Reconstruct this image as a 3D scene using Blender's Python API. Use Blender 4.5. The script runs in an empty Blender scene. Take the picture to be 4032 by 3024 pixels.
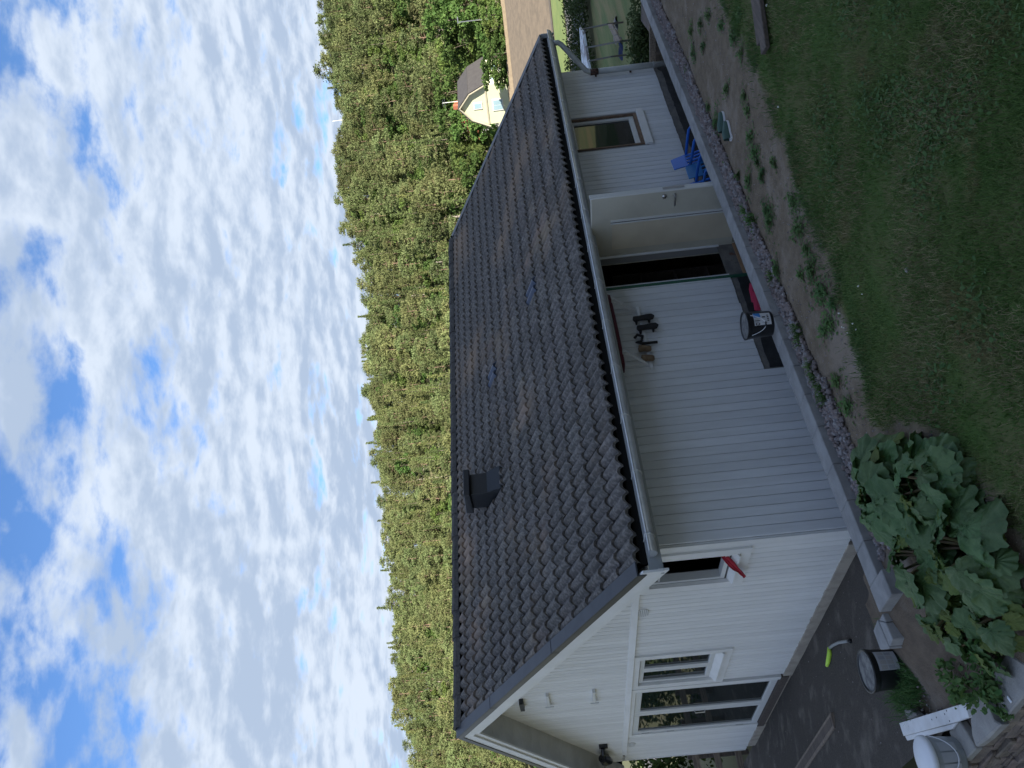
import bpy, math, random
import numpy as np
from mathutils import Vector, Matrix, noise as mnoise

random.seed(7)
rng = np.random.default_rng(7)
SC = bpy.context.scene
COL = SC.collection
rad = math.radians

# ------------------------------------------------------------------ camera
CAM = np.array([-3.613, -6.928, 2.972])
YAW, PIT, ROL, FPX = rad(49.515), rad(1.7386), rad(-6.0298), 3016.54

def cam_axes():
    cy, sy, cp, sp = math.cos(YAW), math.sin(YAW), math.cos(PIT), math.sin(PIT)
    F = np.array([cy*cp, sy*cp, sp]); R = np.array([sy, -cy, 0.]); U = np.cross(R, F)
    c, s = math.cos(ROL), math.sin(ROL)
    return c*R+s*U, -(-s*R+c*U), F          # right, down, forward of the (portrait) view
RR, DD, FF = cam_axes()
cd = bpy.data.cameras.new('camera'); cam = bpy.data.objects.new('camera', cd); COL.objects.link(cam)
M = Matrix.Identity(4)                       # the photograph lies on its side: picture right = down
for r in range(3):
    M[r][0], M[r][1], M[r][2], M[r][3] = DD[r], RR[r], -FF[r], CAM[r]
cam.matrix_world = M
cd.sensor_width = 36.0; cd.sensor_fit = 'HORIZONTAL'; cd.lens = 36.0*FPX/4032.0
cd.clip_start = 0.05; cd.clip_end = 6000.0
SC.camera = cam

def ray(x, y):
    return FF + ((3024-y-1512)/FPX)*RR + ((x-2016)/FPX)*DD
def px(x, y, axis, val):                     # photo pixel -> point on a plane of the place
    d = ray(x, y); t = (val-CAM[axis])/d[axis]; return CAM+t*d
def pz(x, y, z): return px(x, y, 2, z)

# ------------------------------------------------------------------ light
SUN_AZ = math.atan2(-0.94, -0.35); SUN_EL = rad(17)
sunv = Vector((math.cos(SUN_AZ)*math.cos(SUN_EL), math.sin(SUN_AZ)*math.cos(SUN_EL), math.sin(SUN_EL)))
ld = bpy.data.lights.new('sun', 'SUN'); ld.energy = 2.5; ld.angle = rad(0.5); ld.color = (1.0, 0.94, 0.84)
sun = bpy.data.objects.new('sun', ld); COL.objects.link(sun)
sun.rotation_euler = (-sunv).to_track_quat('-Z', 'Y').to_euler()
sun.location = (0, 0, 60)

W_ = bpy.data.worlds.new('World'); SC.world = W_; W_.use_nodes = True
def build_world():
    nt = W_.node_tree; N = nt.nodes; L = nt.links; N.clear()
    out = N.new('ShaderNodeOutputWorld'); bg = N.new('ShaderNodeBackground'); bg.inputs['Strength'].default_value = 0.11
    L.new(bg.outputs[0], out.inputs[0])
    sky = N.new('ShaderNodeTexSky'); sky.sky_type = 'NISHITA'; sky.sun_disc = False
    sky.sun_elevation = SUN_EL; sky.sun_rotation = math.atan2(sunv.x, sunv.y) % (2*math.pi)
    sky.air_density = 1.0; sky.dust_density = 0.4; sky.ozone_density = 2.0
    tc = N.new('ShaderNodeTexCoord'); sep = N.new('ShaderNodeSeparateXYZ'); L.new(tc.outputs['Generated'], sep.inputs[0])
    def math_(op, a, b=None, c=None, clamp=False):
        n = N.new('ShaderNodeMath'); n.operation = op; n.use_clamp = clamp
        for i, v in enumerate((a, b, c)):
            if v is None: continue
            if isinstance(v, (int, float)): n.inputs[i].default_value = v
            else: L.new(v, n.inputs[i])
        return n.outputs[0]
    z = math_('ADD', math_('MAXIMUM', sep.outputs[2], 0.0), 0.16)
    # cloud deck plane, turned so that its rows run across the view
    c, s = math.cos(YAW+0.22), math.sin(YAW+0.22)
    fwd = math_('ADD', math_('MULTIPLY', sep.outputs[0], c), math_('MULTIPLY', sep.outputs[1], s))
    lat = math_('SUBTRACT', math_('MULTIPLY', sep.outputs[0], s), math_('MULTIPLY', sep.outputs[1], c))
    u = math_('DIVIDE', fwd, z); v = math_('DIVIDE', lat, z)
    cmb = N.new('ShaderNodeCombineXYZ'); L.new(u, cmb.inputs[0]); L.new(math_('MULTIPLY', v, 0.72), cmb.inputs[1])
    def noise(scale, detail, rough, dist, off):
        n = N.new('ShaderNodeTexNoise'); n.inputs['Scale'].default_value = scale; n.inputs['Detail'].default_value = detail
        n.inputs['Roughness'].default_value = rough; n.inputs['Distortion'].default_value = dist
        m = N.new('ShaderNodeVectorMath'); m.operation = 'ADD'; m.inputs[1].default_value = off
        L.new(cmb.outputs[0], m.inputs[0]); L.new(m.outputs[0], n.inputs['Vector']); return n.outputs[0]
    n1 = noise(8.6, 9.0, 0.56, 0.15, (3.1, 1.7, 0.4))
    n1b = noise(8.6, 4.0, 0.56, 0.15, (3.1+0.040, 1.7+0.02, 0.4))
    n2 = noise(1.5, 4.0, 0.5, 0.3, (7.4, 2.2, 5.0))
    n3 = noise(2.2, 6.0, 0.55, 0.4, (1.3, 9.1, 2.6))
    low = N.new('ShaderNodeMapRange'); low.interpolation_type = 'SMOOTHSTEP'; L.new(sep.outputs[2], low.inputs[0])
    low.inputs[1].default_value = 0.58; low.inputs[2].default_value = 0.30; low.inputs[3].default_value = 0.05; low.inputs[4].default_value = 0.23
    dens = math_('ADD', math_('ADD', n1, math_('MULTIPLY', math_('SUBTRACT', n2, 0.5), 0.30)), low.outputs[0])
    mr = N.new('ShaderNodeMapRange'); mr.interpolation_type = 'SMOOTHSTEP'; L.new(dens, mr.inputs[0])
    mr.inputs[1].default_value = 0.455; mr.inputs[2].default_value = 0.66
    fac = mr.outputs[0]
    emb = math_('MULTIPLY', math_('SUBTRACT', n1b, n1), 1.15)
    sh = N.new('ShaderNodeMapRange'); sh.interpolation_type = 'SMOOTHSTEP'
    L.new(math_('ADD', n3, emb), sh.inputs[0])
    sh.inputs[1].default_value = 0.30; sh.inputs[2].default_value = 0.70
    cc = N.new('ShaderNodeMix'); cc.data_type = 'RGBA'; L.new(sh.outputs[0], cc.inputs[0])
    cc.inputs[6].default_value = (0.54, 0.67, 0.88, 1); cc.inputs[7].default_value = (0.87, 0.98, 1.14, 1)
    sk = N.new('ShaderNodeMix'); sk.data_type = 'RGBA'; sk.blend_type = 'MULTIPLY'; sk.inputs[0].default_value = 1.0
    L.new(sky.outputs[0], sk.inputs[6]); sk.inputs[7].default_value = (0.165, 0.215, 0.285, 1)
    mx = N.new('ShaderNodeMix'); mx.data_type = 'RGBA'; L.new(fac, mx.inputs[0]); L.new(sk.outputs[2], mx.inputs[6]); L.new(cc.outputs[2], mx.inputs[7])
    L.new(mx.outputs[2], bg.inputs[0])
build_world()
SC.view_settings.view_transform = 'Standard'; SC.view_settings.look = 'None'
SC.view_settings.exposure = 3.0; SC.view_settings.gamma = 1.0; SC.view_settings.use_curve_mapping = False

# ------------------------------------------------------------------ helpers
MATS = {}
def mat(name, col, col2=None, scale=8.0, rough=0.8, bump=0.0, bscale=40.0, metal=0.0, detail=5.0, lo=0.35, hi=0.65,
        rand=0.0, spec=0.5, col3=None, scale3=1.0, lo3=0.5, hi3=0.62, stretch=None, coords='Position', trans=0.0):
    if name in MATS: return MATS[name]
    m = bpy.data.materials.new(name); m.use_nodes = True; nt = m.node_tree; N = nt.nodes; L = nt.links
    b = N['Principled BSDF']; b.inputs['Roughness'].default_value = rough; b.inputs['Metallic'].default_value = metal
    b.inputs['Specular IOR Level'].default_value = spec
    vec = N.new('ShaderNodeNewGeometry').outputs['Position'] if coords == 'Position' else N.new('ShaderNodeTexCoord').outputs[coords]
    if stretch:
        mp = N.new('ShaderNodeMapping'); mp.inputs['Scale'].default_value = stretch; L.new(vec, mp.inputs[0]); vec = mp.outputs[0]
    def ns(s, d=detail):
        n = N.new('ShaderNodeTexNoise'); n.inputs['Scale'].default_value = s; n.inputs['Detail'].default_value = d
        n.inputs['Roughness'].default_value = 0.6; L.new(vec, n.inputs['Vector']); return n.outputs[0]
    def mrange(src, a, c):
        r = N.new('ShaderNodeMapRange'); r.interpolation_type = 'SMOOTHSTEP'; L.new(src, r.inputs[0]); r.inputs[1].default_value = a; r.inputs[2].default_value = c; return r.outputs[0]
    def mixc(f, a, c):
        x = N.new('ShaderNodeMix'); x.data_type = 'RGBA'; L.new(f, x.inputs[0])
        for i, v in ((6, a), (7, c)):
            if isinstance(v, tuple): x.inputs[i].default_value = (*v, 1)
            else: L.new(v, x.inputs[i])
        return x.outputs[2]
    cur = col
    if col2: cur = mixc(mrange(ns(scale), lo, hi), col, col2)
    if col3: cur = mixc(mrange(ns(scale3), lo3, hi3), cur, col3)
    if rand > 0:
        oi = N.new('ShaderNodeObjectInfo'); hs = N.new('ShaderNodeHueSaturation')
        r1 = N.new('ShaderNodeMapRange'); L.new(oi.outputs['Random'], r1.inputs[0]); r1.inputs[3].default_value = 1-rand; r1.inputs[4].default_value = 1+rand
        L.new(r1.outputs[0], hs.inputs['Value'])
        mm = N.new('ShaderNodeMath'); mm.operation = 'MULTIPLY'; L.new(oi.outputs['Random'], mm.inputs[0]); mm.inputs[1].default_value = 7.3
        fr = N.new('ShaderNodeMath'); fr.operation = 'FRACT'; L.new(mm.outputs[0], fr.inputs[0])
        r2 = N.new('ShaderNodeMapRange'); L.new(fr.outputs[0], r2.inputs[0]); r2.inputs[3].default_value = 0.5-rand*0.07; r2.inputs[4].default_value = 0.5+rand*0.07
        L.new(r2.outputs[0], hs.inputs['Hue'])
        if isinstance(cur, tuple): hs.inputs['Color'].default_value = (*cur, 1)
        else: L.new(cur, hs.inputs['Color'])
        cur = hs.outputs[0]
    if isinstance(cur, tuple): b.inputs['Base Color'].default_value = (*cur, 1)
    else: L.new(cur, b.inputs['Base Color'])
    if bump > 0:
        bp = N.new('ShaderNodeBump'); bp.inputs['Strength'].default_value = bump; bp.inputs['Distance'].default_value = 0.02
        L.new(ns(bscale, 6.0), bp.inputs['Height']); L.new(bp.outputs[0], b.inputs['Normal'])
    if trans > 0:
        tr = N.new('ShaderNodeBsdfTranslucent'); ms = N.new('ShaderNodeMixShader'); ms.inputs[0].default_value = trans
        if isinstance(cur, tuple): tr.inputs[0].default_value = (*cur, 1)
        else: L.new(cur, tr.inputs[0])
        L.new(b.outputs[0], ms.inputs[1]); L.new(tr.outputs[0], ms.inputs[2]); L.new(ms.outputs[0], N['Material Output'].inputs[0])
    MATS[name] = m
    return m

def tag(o, label=None, cat=None, group=None, kind=None):
    if label: o['label'] = label
    if cat: o['category'] = cat
    if group: o['group'] = group
    if kind: o['kind'] = kind
    return o
def empty(name, loc=(0, 0, 0), rz=0.0, label=None, cat=None, group=None, parent=None):
    o = bpy.data.objects.new(name, None); COL.objects.link(o); o.location = loc; o.rotation_euler = (0, 0, rz)
    o.empty_display_size = 0.1
    if parent: o.parent = parent
    return tag(o, label, cat, group)
def link(name, me, parent=None, loc=(0, 0, 0), rot=None, scale=None):
    o = bpy.data.objects.new(name, me); COL.objects.link(o); o.location = loc
    if rot: o.rotation_euler = rot
    if scale: o.scale = scale
    if parent: o.parent = parent
    return o

class MB:
    def __init__(s): s.v = []; s.f = []; s.mi = []
    def add(s, V, F, mi=0):
        b = len(s.v); s.v += [tuple(p) for p in V]; s.f += [tuple(i+b for i in f) for f in F]; s.mi += [mi]*len(F); return s
    def box(s, x0, x1, y0, y1, z0, z1, mi=0):
        return s.add([(x0,y0,z0),(x1,y0,z0),(x1,y1,z0),(x0,y1,z0),(x0,y0,z1),(x1,y0,z1),(x1,y1,z1),(x0,y1,z1)],
                     [(0,3,2,1),(4,5,6,7),(0,1,5,4),(1,2,6,5),(2,3,7,6),(3,0,4,7)], mi)
    def hexa(s, P, mi=0):   # 8 points, bottom 4 then top 4
        return s.add(P, [(0,3,2,1),(4,5,6,7),(0,1,5,4),(1,2,6,5),(2,3,7,6),(3,0,4,7)], mi)
    def prism(s, poly, z0, z1, mi=0):
        n = len(poly)
        V = [(p[0], p[1], (z0[i] if isinstance(z0, (list, tuple)) else z0)) for i, p in enumerate(poly)] + \
            [(p[0], p[1], (z1[i] if isinstance(z1, (list, tuple)) else z1)) for i, p in enumerate(poly)]
        F = [tuple(range(n-1, -1, -1)), tuple(range(n, 2*n))] + [(i, (i+1) % n, n+(i+1) % n, n+i) for i in range(n)]
        return s.add(V, F, mi)
    def bar(s, a, b, w, h=None, up=(0, 0, 1), mi=0):   # square bar from a to b
        a = Vector(a); b = Vector(b); h = h or w; d = (b-a).normalized(); u = Vector(up)
        if abs(d.dot(u)) > 0.98: u = Vector((1, 0, 0))
        r = d.cross(u).normalized(); u = r.cross(d)
        P = []
        for c in (a, b):
            for i, j in ((-1, -1), (1, -1), (1, 1), (-1, 1)): P.append(c+r*(i*w/2)+u*(j*h/2))
        return s.add(P, [(0,3,2,1),(4,5,6,7),(0,1,5,4),(1,2,6,5),(2,3,7,6),(3,0,4,7)], mi)
    def tube(s, path, r, n=8, mi=0, cap=True):
        path = [Vector(p) for p in path]; rs = r if isinstance(r, (list, tuple)) else [r]*len(path)
        V = []; F = []; pu = None
        for i, p in enumerate(path):
            d = (path[min(i+1, len(path)-1)]-path[max(i-1, 0)]).normalized()
            u = pu if pu else (Vector((0, 0, 1)) if abs(d.z) < 0.9 else Vector((1, 0, 0)))
            a = d.cross(u); a = a.normalized() if a.length > 1e-6 else Vector((1, 0, 0)); u = a.cross(d).normalized(); pu = u
            for k in range(n):
                t = 2*math.pi*k/n; V.append(p+(a*math.cos(t)+u*math.sin(t))*rs[i])
        for i in range(len(path)-1):
            for k in range(n): F.append((i*n+k, i*n+(k+1) % n, (i+1)*n+(k+1) % n, (i+1)*n+k))
        if cap: F.append(tuple(range(n-1, -1, -1))); F.append(tuple((len(path)-1)*n+k for k in range(n)))
        return s.add(V, F, mi)
    def lathe(s, prof, n=24, c=(0, 0, 0), mi=0):
        V = []; F = []
        for r, z in prof:
            for k in range(n):
                t = 2*math.pi*k/n; V.append((c[0]+r*math.cos(t), c[1]+r*math.sin(t), c[2]+z))
        for i in range(len(prof)-1):
            for k in range(n): F.append((i*n+k, i*n+(k+1) % n, (i+1)*n+(k+1) % n, (i+1)*n+k))
        return s.add(V, F, mi)
    def grid(s, P, mi=0):    # 2D array of points
        nu, nv = len(P), len(P[0]); V = [p for row in P for p in row]
        F = [(i*nv+j, (i+1)*nv+j, (i+1)*nv+j+1, i*nv+j+1) for i in range(nu-1) for j in range(nv-1)]
        return s.add(V, F, mi)
    def mesh(s, name, mats, smooth=False):
        me = bpy.data.meshes.new(name); me.from_pydata(s.v, [], s.f)
        for m in (mats if isinstance(mats, (list, tuple)) else [mats]): me.materials.append(m)
        if any(s.mi): me.polygons.foreach_set('material_index', s.mi)
        if smooth: me.polygons.foreach_set('use_smooth', [True]*len(s.f))
        me.update(); return me
    def build(s, name, mats, parent=None, loc=(0, 0, 0), rot=None, smooth=False, bevel=0.0, seg=1):
        o = link(name, s.mesh(name, mats, smooth), parent, loc, rot)
        if bevel:
            b = o.modifiers.new('bevel', 'BEVEL'); b.width = bevel; b.segments = seg; b.limit_method = 'ANGLE'
        return o
def arrmesh(name, V, F, mats, mi=None, smooth=False):    # fast mesh from numpy arrays (faces all of one size)
    me = bpy.data.meshes.new(name); V = np.asarray(V, np.float32); F = np.asarray(F, np.int32); k = F.shape[1]
    me.vertices.add(len(V)); me.vertices.foreach_set('co', V.ravel()); me.loops.add(F.size); me.loops.foreach_set('vertex_index', F.ravel())
    me.polygons.add(len(F)); me.polygons.foreach_set('loop_start', np.arange(0, F.size, k, dtype=np.int32)); me.polygons.foreach_set('loop_total', np.full(len(F), k, np.int32))
    for m in (mats if isinstance(mats, (list, tuple)) else [mats]): me.materials.append(m)
    if mi is not None: me.polygons.foreach_set('material_index', np.asarray(mi, np.int32))
    if smooth: me.polygons.foreach_set('use_smooth', np.ones(len(F), bool))
    me.update(calc_edges=True); me.validate(); return me
def nz(x, y, z=0.0): return mnoise.noise(Vector((x, y, z)))

# ------------------------------------------------------------------ materials
m_white  = mat('white_paint', (0.80, 0.80, 0.79), (0.74, 0.74, 0.72), 3.0, 0.55, 0.04, 60, rand=0.03)
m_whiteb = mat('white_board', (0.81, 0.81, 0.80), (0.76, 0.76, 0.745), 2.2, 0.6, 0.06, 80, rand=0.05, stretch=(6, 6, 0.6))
m_longb  = mat('shaded_white_board', (0.71, 0.73, 0.75), (0.65, 0.665, 0.68), 2.2, 0.6, 0.06, 80, rand=0.05, stretch=(6, 6, 0.6))  # the gable's white paint, greyed and blued to carry the long wall's shade
m_back   = mat('wall_backing', (0.26, 0.26, 0.26), rough=0.9)
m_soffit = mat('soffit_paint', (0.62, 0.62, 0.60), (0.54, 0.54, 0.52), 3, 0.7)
m_tile   = mat('roof_tile', (0.108, 0.100, 0.094), (0.215, 0.196, 0.180), 26, 0.85, 0.5, 90, lo=0.42, hi=0.66, rand=0.16, col3=(0.285, 0.215, 0.160), scale3=0.62, lo3=0.47, hi3=0.72, spec=0.3)
m_tileb  = mat('roof_tile_mass', (0.108, 0.100, 0.094), (0.215, 0.196, 0.180), 26, 0.85, 0.5, 90, lo=0.42, hi=0.66, col3=(0.285, 0.215, 0.160), scale3=0.62, lo3=0.47, hi3=0.72, spec=0.3)
m_ridge  = mat('ridge_tile', (0.060, 0.058, 0.060), (0.10, 0.095, 0.09), 24, 0.85, 0.4, 80, rand=0.12, spec=0.3)
m_black  = mat('black_metal', (0.018, 0.021, 0.026), rough=0.45)
m_blackp = mat('black_plastic', (0.012, 0.013, 0.015), rough=0.35)
m_void   = mat('felt_and_gap_shade', (0.012, 0.012, 0.012), rough=0.95, spec=0.1)  # roofing felt, also the painted dark of the gap under the eave
m_flash  = mat('verge_metal', (0.028, 0.033, 0.044), (0.038, 0.044, 0.055), 5, 0.42, metal=0.0)
m_gut    = mat('gutter_zinc', (0.64, 0.66, 0.68), (0.54, 0.56, 0.58), 9, 0.3, metal=0.25)
m_pipe   = mat('downpipe_paint', (0.44, 0.46, 0.45), (0.38, 0.40, 0.39), 6, 0.5)
m_rust   = mat('rust', (0.05, 0.030, 0.025), (0.12, 0.065, 0.045), 30, 0.9)
m_fascia = mat('fascia_grey', (0.42, 0.44, 0.45), (0.36, 0.38, 0.39), 4, 0.6)
m_foot   = mat('footing_concrete', (0.44, 0.39, 0.32), (0.34, 0.30, 0.25), 7, 0.9, 0.4, 50)
m_found  = mat('foundation_plaster', (0.20, 0.19, 0.175), (0.13, 0.125, 0.12), 6, 0.95, 0.5, 40, col3=(0.16, 0.085, 0.06), scale3=3.2, lo3=0.62, hi3=0.68)
m_tar    = mat('bitumen', (0.016, 0.017, 0.019), (0.035, 0.036, 0.038), 5, 0.6, 0.3, 30)
m_glass  = mat('window_glass', (0.012, 0.018, 0.018), rough=0.03, spec=0.9)
m_frame  = mat('window_frame_paint', (0.66, 0.67, 0.66), rough=0.45)
m_brown  = mat('brown_frame', (0.20, 0.13, 0.085), (0.13, 0.085, 0.06), 12, 0.7)
m_door   = mat('door_cream', (0.52, 0.50, 0.42), (0.46, 0.44, 0.37), 1.6, 0.5)
m_metal  = mat('bright_metal', (0.55, 0.55, 0.55), rough=0.28, metal=1.0)
m_green  = mat('green_jamb', (0.02, 0.10, 0.06), rough=0.6)
m_conc   = mat('wall_concrete', (0.30, 0.30, 0.30), (0.24, 0.24, 0.24), 7, 0.9, 0.25, 60, rand=0.07, col3=(0.20, 0.20, 0.205), scale3=2.4, lo3=0.56, hi3=0.7)
m_flag   = mat('flagstone', (0.34, 0.33, 0.31), (0.27, 0.26, 0.25), 6, 0.9, 0.35, 40, rand=0.06)
m_stone  = mat('stacked_stone', (0.25, 0.20, 0.165), (0.15, 0.125, 0.11), 9, 0.95, 0.7, 26, rand=0.22)
m_asph   = mat('asphalt', (0.052, 0.044, 0.038), (0.084, 0.072, 0.062), 60, 0.95, 0.6, 160, col3=(0.165, 0.145, 0.125), scale3=2.6, lo3=0.50, hi3=0.74)
m_soil   = mat('garden_soil', (0.150, 0.114, 0.082), (0.110, 0.084, 0.062), 10, 1.0, 0.7, 60, col3=(0.17, 0.145, 0.12), scale3=1.1)
m_gravel = mat('gravel_stone', (0.215, 0.175, 0.165), (0.13, 0.11, 0.108), 8, 0.95, 0.2, 40, col3=(0.25, 0.24, 0.245), scale3=14)
m_blue   = mat('blue_plastic', (0.025, 0.15, 0.56), (0.02, 0.13, 0.50), 4, 0.42)
m_blue2  = mat('teal_blue_plastic', (0.02, 0.17, 0.40), (0.018, 0.14, 0.35), 5, 0.45)
m_pink   = mat('pink_rubber', (0.34, 0.012, 0.055), rough=0.6)
m_red    = mat('red_cloth', (0.48, 0.035, 0.055), (0.36, 0.02, 0.04), 14, 0.9)
m_paper  = mat('paper_label', (0.62, 0.63, 0.65), rough=0.6)
m_paperg = mat('paper_grey', (0.40, 0.41, 0.43), rough=0.7)
m_ink    = mat('label_ink', (0.03, 0.03, 0.035), rough=0.6)
m_inkb   = mat('label_blue', (0.05, 0.24, 0.62), rough=0.5)
m_dust   = mat('dusty_lid', (0.22, 0.22, 0.21), (0.09, 0.09, 0.095), 14, 0.8)
m_wood   = mat('weathered_wood', (0.25, 0.20, 0.155), (0.15, 0.12, 0.10), 4, 0.85, 0.3, 30, stretch=(1, 9, 9))
m_woodd  = mat('dark_wood', (0.12, 0.095, 0.08), (0.075, 0.06, 0.052), 4, 0.85, 0.3, 30, stretch=(1, 9, 9))
m_neon   = mat('neon_yellow', (0.55, 0.85, 0.08), rough=0.5)
m_hose   = mat('grey_hose', (0.30, 0.31, 0.31), rough=0.5)
m_wmetal = mat('white_sheet_metal', (0.74, 0.75, 0.77), (0.66, 0.66, 0.67), 9, 0.4, col3=(0.25, 0.15, 0.10), scale3=6.0, lo3=0.66, hi3=0.72)
m_clear  = mat('milky_plastic', (0.34, 0.36, 0.37), (0.28, 0.30, 0.31), 6, 0.35)
m_lid    = mat('white_lid', (0.72, 0.74, 0.78), rough=0.4)
m_shoe   = mat('shoe_green', (0.05, 0.10, 0.085), rough=0.7)
m_tan    = mat('tan_leather', (0.21, 0.15, 0.09), (0.15, 0.10, 0.06), 20, 0.8)
m_rubber = mat('black_rubber', (0.012, 0.012, 0.013), rough=0.75)
m_burg   = mat('burgundy', (0.10, 0.012, 0.025), rough=0.6)
m_bark   = mat('bark', (0.12, 0.095, 0.075), (0.07, 0.055, 0.045), 6, 0.95)
m_pinebk = mat('pine_bark', (0.17, 0.105, 0.07), (0.11, 0.075, 0.055), 5, 0.95)
m_deadbk = mat('dead_wood', (0.36, 0.31, 0.26), (0.26, 0.22, 0.19), 5, 0.95)
m_pine   = mat('pine_needles', (0.094, 0.116, 0.044), (0.132, 0.150, 0.062), 0.55, 0.85, rand=0.32, spec=0.2, trans=0.4)
m_spruce = mat('spruce_needles', (0.078, 0.102, 0.036), (0.116, 0.136, 0.050), 0.55, 0.85, rand=0.32, spec=0.2, trans=0.4)
m_leaf   = mat('broad_leaves', (0.050, 0.092, 0.020), (0.092, 0.138, 0.034), 0.7, 0.8, rand=0.32, spec=0.25, trans=0.4)
m_leafy  = mat('yellow_leaves', (0.16, 0.17, 0.02), (0.12, 0.15, 0.025), 0.8, 0.8, rand=0.1, spec=0.25, trans=0.3)
m_leafd  = mat('hedge_leaves', (0.040, 0.065, 0.022), (0.065, 0.09, 0.03), 3, 0.8, rand=0.15, spec=0.25, trans=0.25)
m_rhub   = mat('rhubarb_leaf', (0.052, 0.115, 0.032), (0.090, 0.160, 0.056), 9, 0.5, 0.5, 22, rand=0.18, spec=0.45, trans=0.15)
m_rhuby  = mat('rhubarb_leaf_young', (0.085, 0.135, 0.022), (0.12, 0.165, 0.03), 9, 0.55, 0.5, 22, rand=0.18, spec=0.4, trans=0.25)
m_stalk  = mat('stalk', (0.16, 0.11, 0.06), (0.12, 0.12, 0.04), 8, 0.6)
m_weed   = mat('weed_leaf', (0.060, 0.130, 0.036), (0.100, 0.175, 0.052), 20, 0.7, rand=0.2, spec=0.3, trans=0.2)
m_grass  = mat('grass_blade', (0.080, 0.155, 0.038), (0.135, 0.205, 0.066), 1.3, 0.8, col3=(0.235, 0.205, 0.105), scale3=2.4, lo3=0.52, hi3=0.72, spec=0.25, trans=0.35)
m_grassd = mat('dry_grass_blade', (0.32, 0.27, 0.16), (0.22, 0.185, 0.11), 3, 0.9, spec=0.2)
m_stub   = mat('flower_white', (0.6, 0.6, 0.55), rough=0.8)
m_yhouse = mat('pale_yellow_paint', (0.50, 0.51, 0.34), (0.47, 0.48, 0.32), 0.6, 0.7)
m_roofg  = mat('grey_roof_sheet', (0.026, 0.023, 0.023), (0.033, 0.030, 0.029), 1.5, 0.7)
m_trimw  = mat('white_trim', (0.56, 0.55, 0.52), rough=0.6)
m_cream  = mat('cream_trim', (0.34, 0.31, 0.23), rough=0.7)
m_brick  = mat('red_brick', (0.30, 0.095, 0.05), (0.25, 0.075, 0.04), 8, 0.9)
m_deck   = mat('deck_boards', (0.42, 0.26, 0.15), (0.34, 0.21, 0.12), 3, 0.8)
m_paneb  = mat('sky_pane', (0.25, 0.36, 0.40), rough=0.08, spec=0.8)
m_fgrey  = mat('far_grey', (0.36, 0.35, 0.34), rough=0.8)
m_rock   = mat('hill_rock', (0.27, 0.22, 0.18), (0.18, 0.15, 0.12), 1.0, 0.95, 0.3, 3)
m_road   = mat('road_asphalt', (0.085, 0.082, 0.086), (0.105, 0.10, 0.102), 3, 0.95, coords='Object')
m_field  = mat('ploughed_field', (0.092, 0.072, 0.052), (0.068, 0.054, 0.040), 1.2, 1.0, stretch=(1, 1, 1))
m_fieldr = mat('stubble_row', (0.175, 0.135, 0.085), (0.14, 0.105, 0.066), 2.0, 1.0)
m_verge  = mat('verge_grass', (0.10, 0.15, 0.03), (0.14, 0.18, 0.04), 0.9, 0.95)
m_flawn  = mat('far_lawn', (0.095, 0.135, 0.040), (0.150, 0.165, 0.060), 0.8, 0.95, 0.5, 25, col3=(0.20, 0.175, 0.075), scale3=0.5, stretch=(0.5, 2.2, 1))
m_ground = mat('valley_ground', (0.075, 0.085, 0.03), (0.12, 0.105, 0.05), 0.08, 1.0, col3=(0.055, 0.07, 0.022), scale3=0.02)

# ------------------------------------------------------------------ terrain
CF = np.array([math.cos(YAW), math.sin(YAW)]); CR = np.array([math.sin(YAW), -math.cos(YAW)])
def fwlat(x, y):
    d = np.array([x-CAM[0], y-CAM[1]]); return d@CF, d@CR
def at_fl(f, l): return CAM[0]+CF[0]*f+CR[0]*l, CAM[1]+CF[1]*f+CR[1]*l
RIDGE = [(0, 699), (108, 710), (298, 671), (434, 658), (570, 716), (624, 722), (732, 711), (868, 666), (1081, 605), (1310, 650), (1503, 647),
         (1684, 645), (1865, 646), (2000, 619), (2185, 640), (2340, 630), (2556, 681), (2710, 691), (2802, 676), (2926, 634), (3024, 631)]
def sstep(t): t = min(max(t, 0.0), 1.0); return t*t*(3-2*t)
DR = 300.0
def ridge_h(lat_over_f):
    y = 1512-lat_over_f*FPX
    ys = [a for a, _ in RIDGE]; v = float(np.interp(y, ys, [b for _, b in RIDGE]))
    v = 0.55*v+0.45*655
    return CAM[2]+v/FPX*DR-12.5
def G(x, y):
    f, l = fwlat(x, y)
    z = -0.45
    if f > 30: z += (min(f, 175)-30)*0.0215
    if f > 165:
        t = (f-165)/(DR-165)
        h = ridge_h(l/max(f, 1))
        if t < 1: z = z+(h-z)*(0.72*t+0.28*sstep(t))
        else: z = h+(f-DR)*0.03
        z += 1.8*nz(x*0.02, y*0.02)*min(1, t*3)+0.6*nz(x*0.07, y*0.07)*min(1, t*3)
    return z
def build_ground():
    P = []; fs = list(np.concatenate([np.arange(-60, 30, 6), np.arange(30, 165, 7.5), np.arange(165, 320, 5), [330, 360, 420, 600, 1200, 2500]]))
    ls = list(np.concatenate([[-2500, -1200, -700, -480, -380], np.arange(-320, 321, 10), [380, 480, 700, 1200, 2500]]))
    for f in fs: P.append([(*at_fl(f, l), G(*at_fl(f, l))) for l in ls])
    mb = MB().grid([row[::-1] for row in P])
    tag(mb.build('ground', m_ground, smooth=True), kind='structure')
build_ground()

# ------------------------------------------------------------------ the white garage
WD, LN = 7.68, 9.45
ZT0, ZT1 = 2.105, 2.185          # frieze board on the gable
XN, XF = -0.40, 10.02            # roof ends
EY, EZ = -0.43, 2.20             # lower tile edge
RZ = 4.455                       # tile plane at the ridge
RY = WD/2
SL = (RZ-EZ)/(RY-EY); CS = 1/math.sqrt(1+SL*SL); SN = SL*CS
def roofz(y): return EZ+(y-EY)*SL if y <= RY else EZ+((2*RY-y)-EY)*SL

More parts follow.
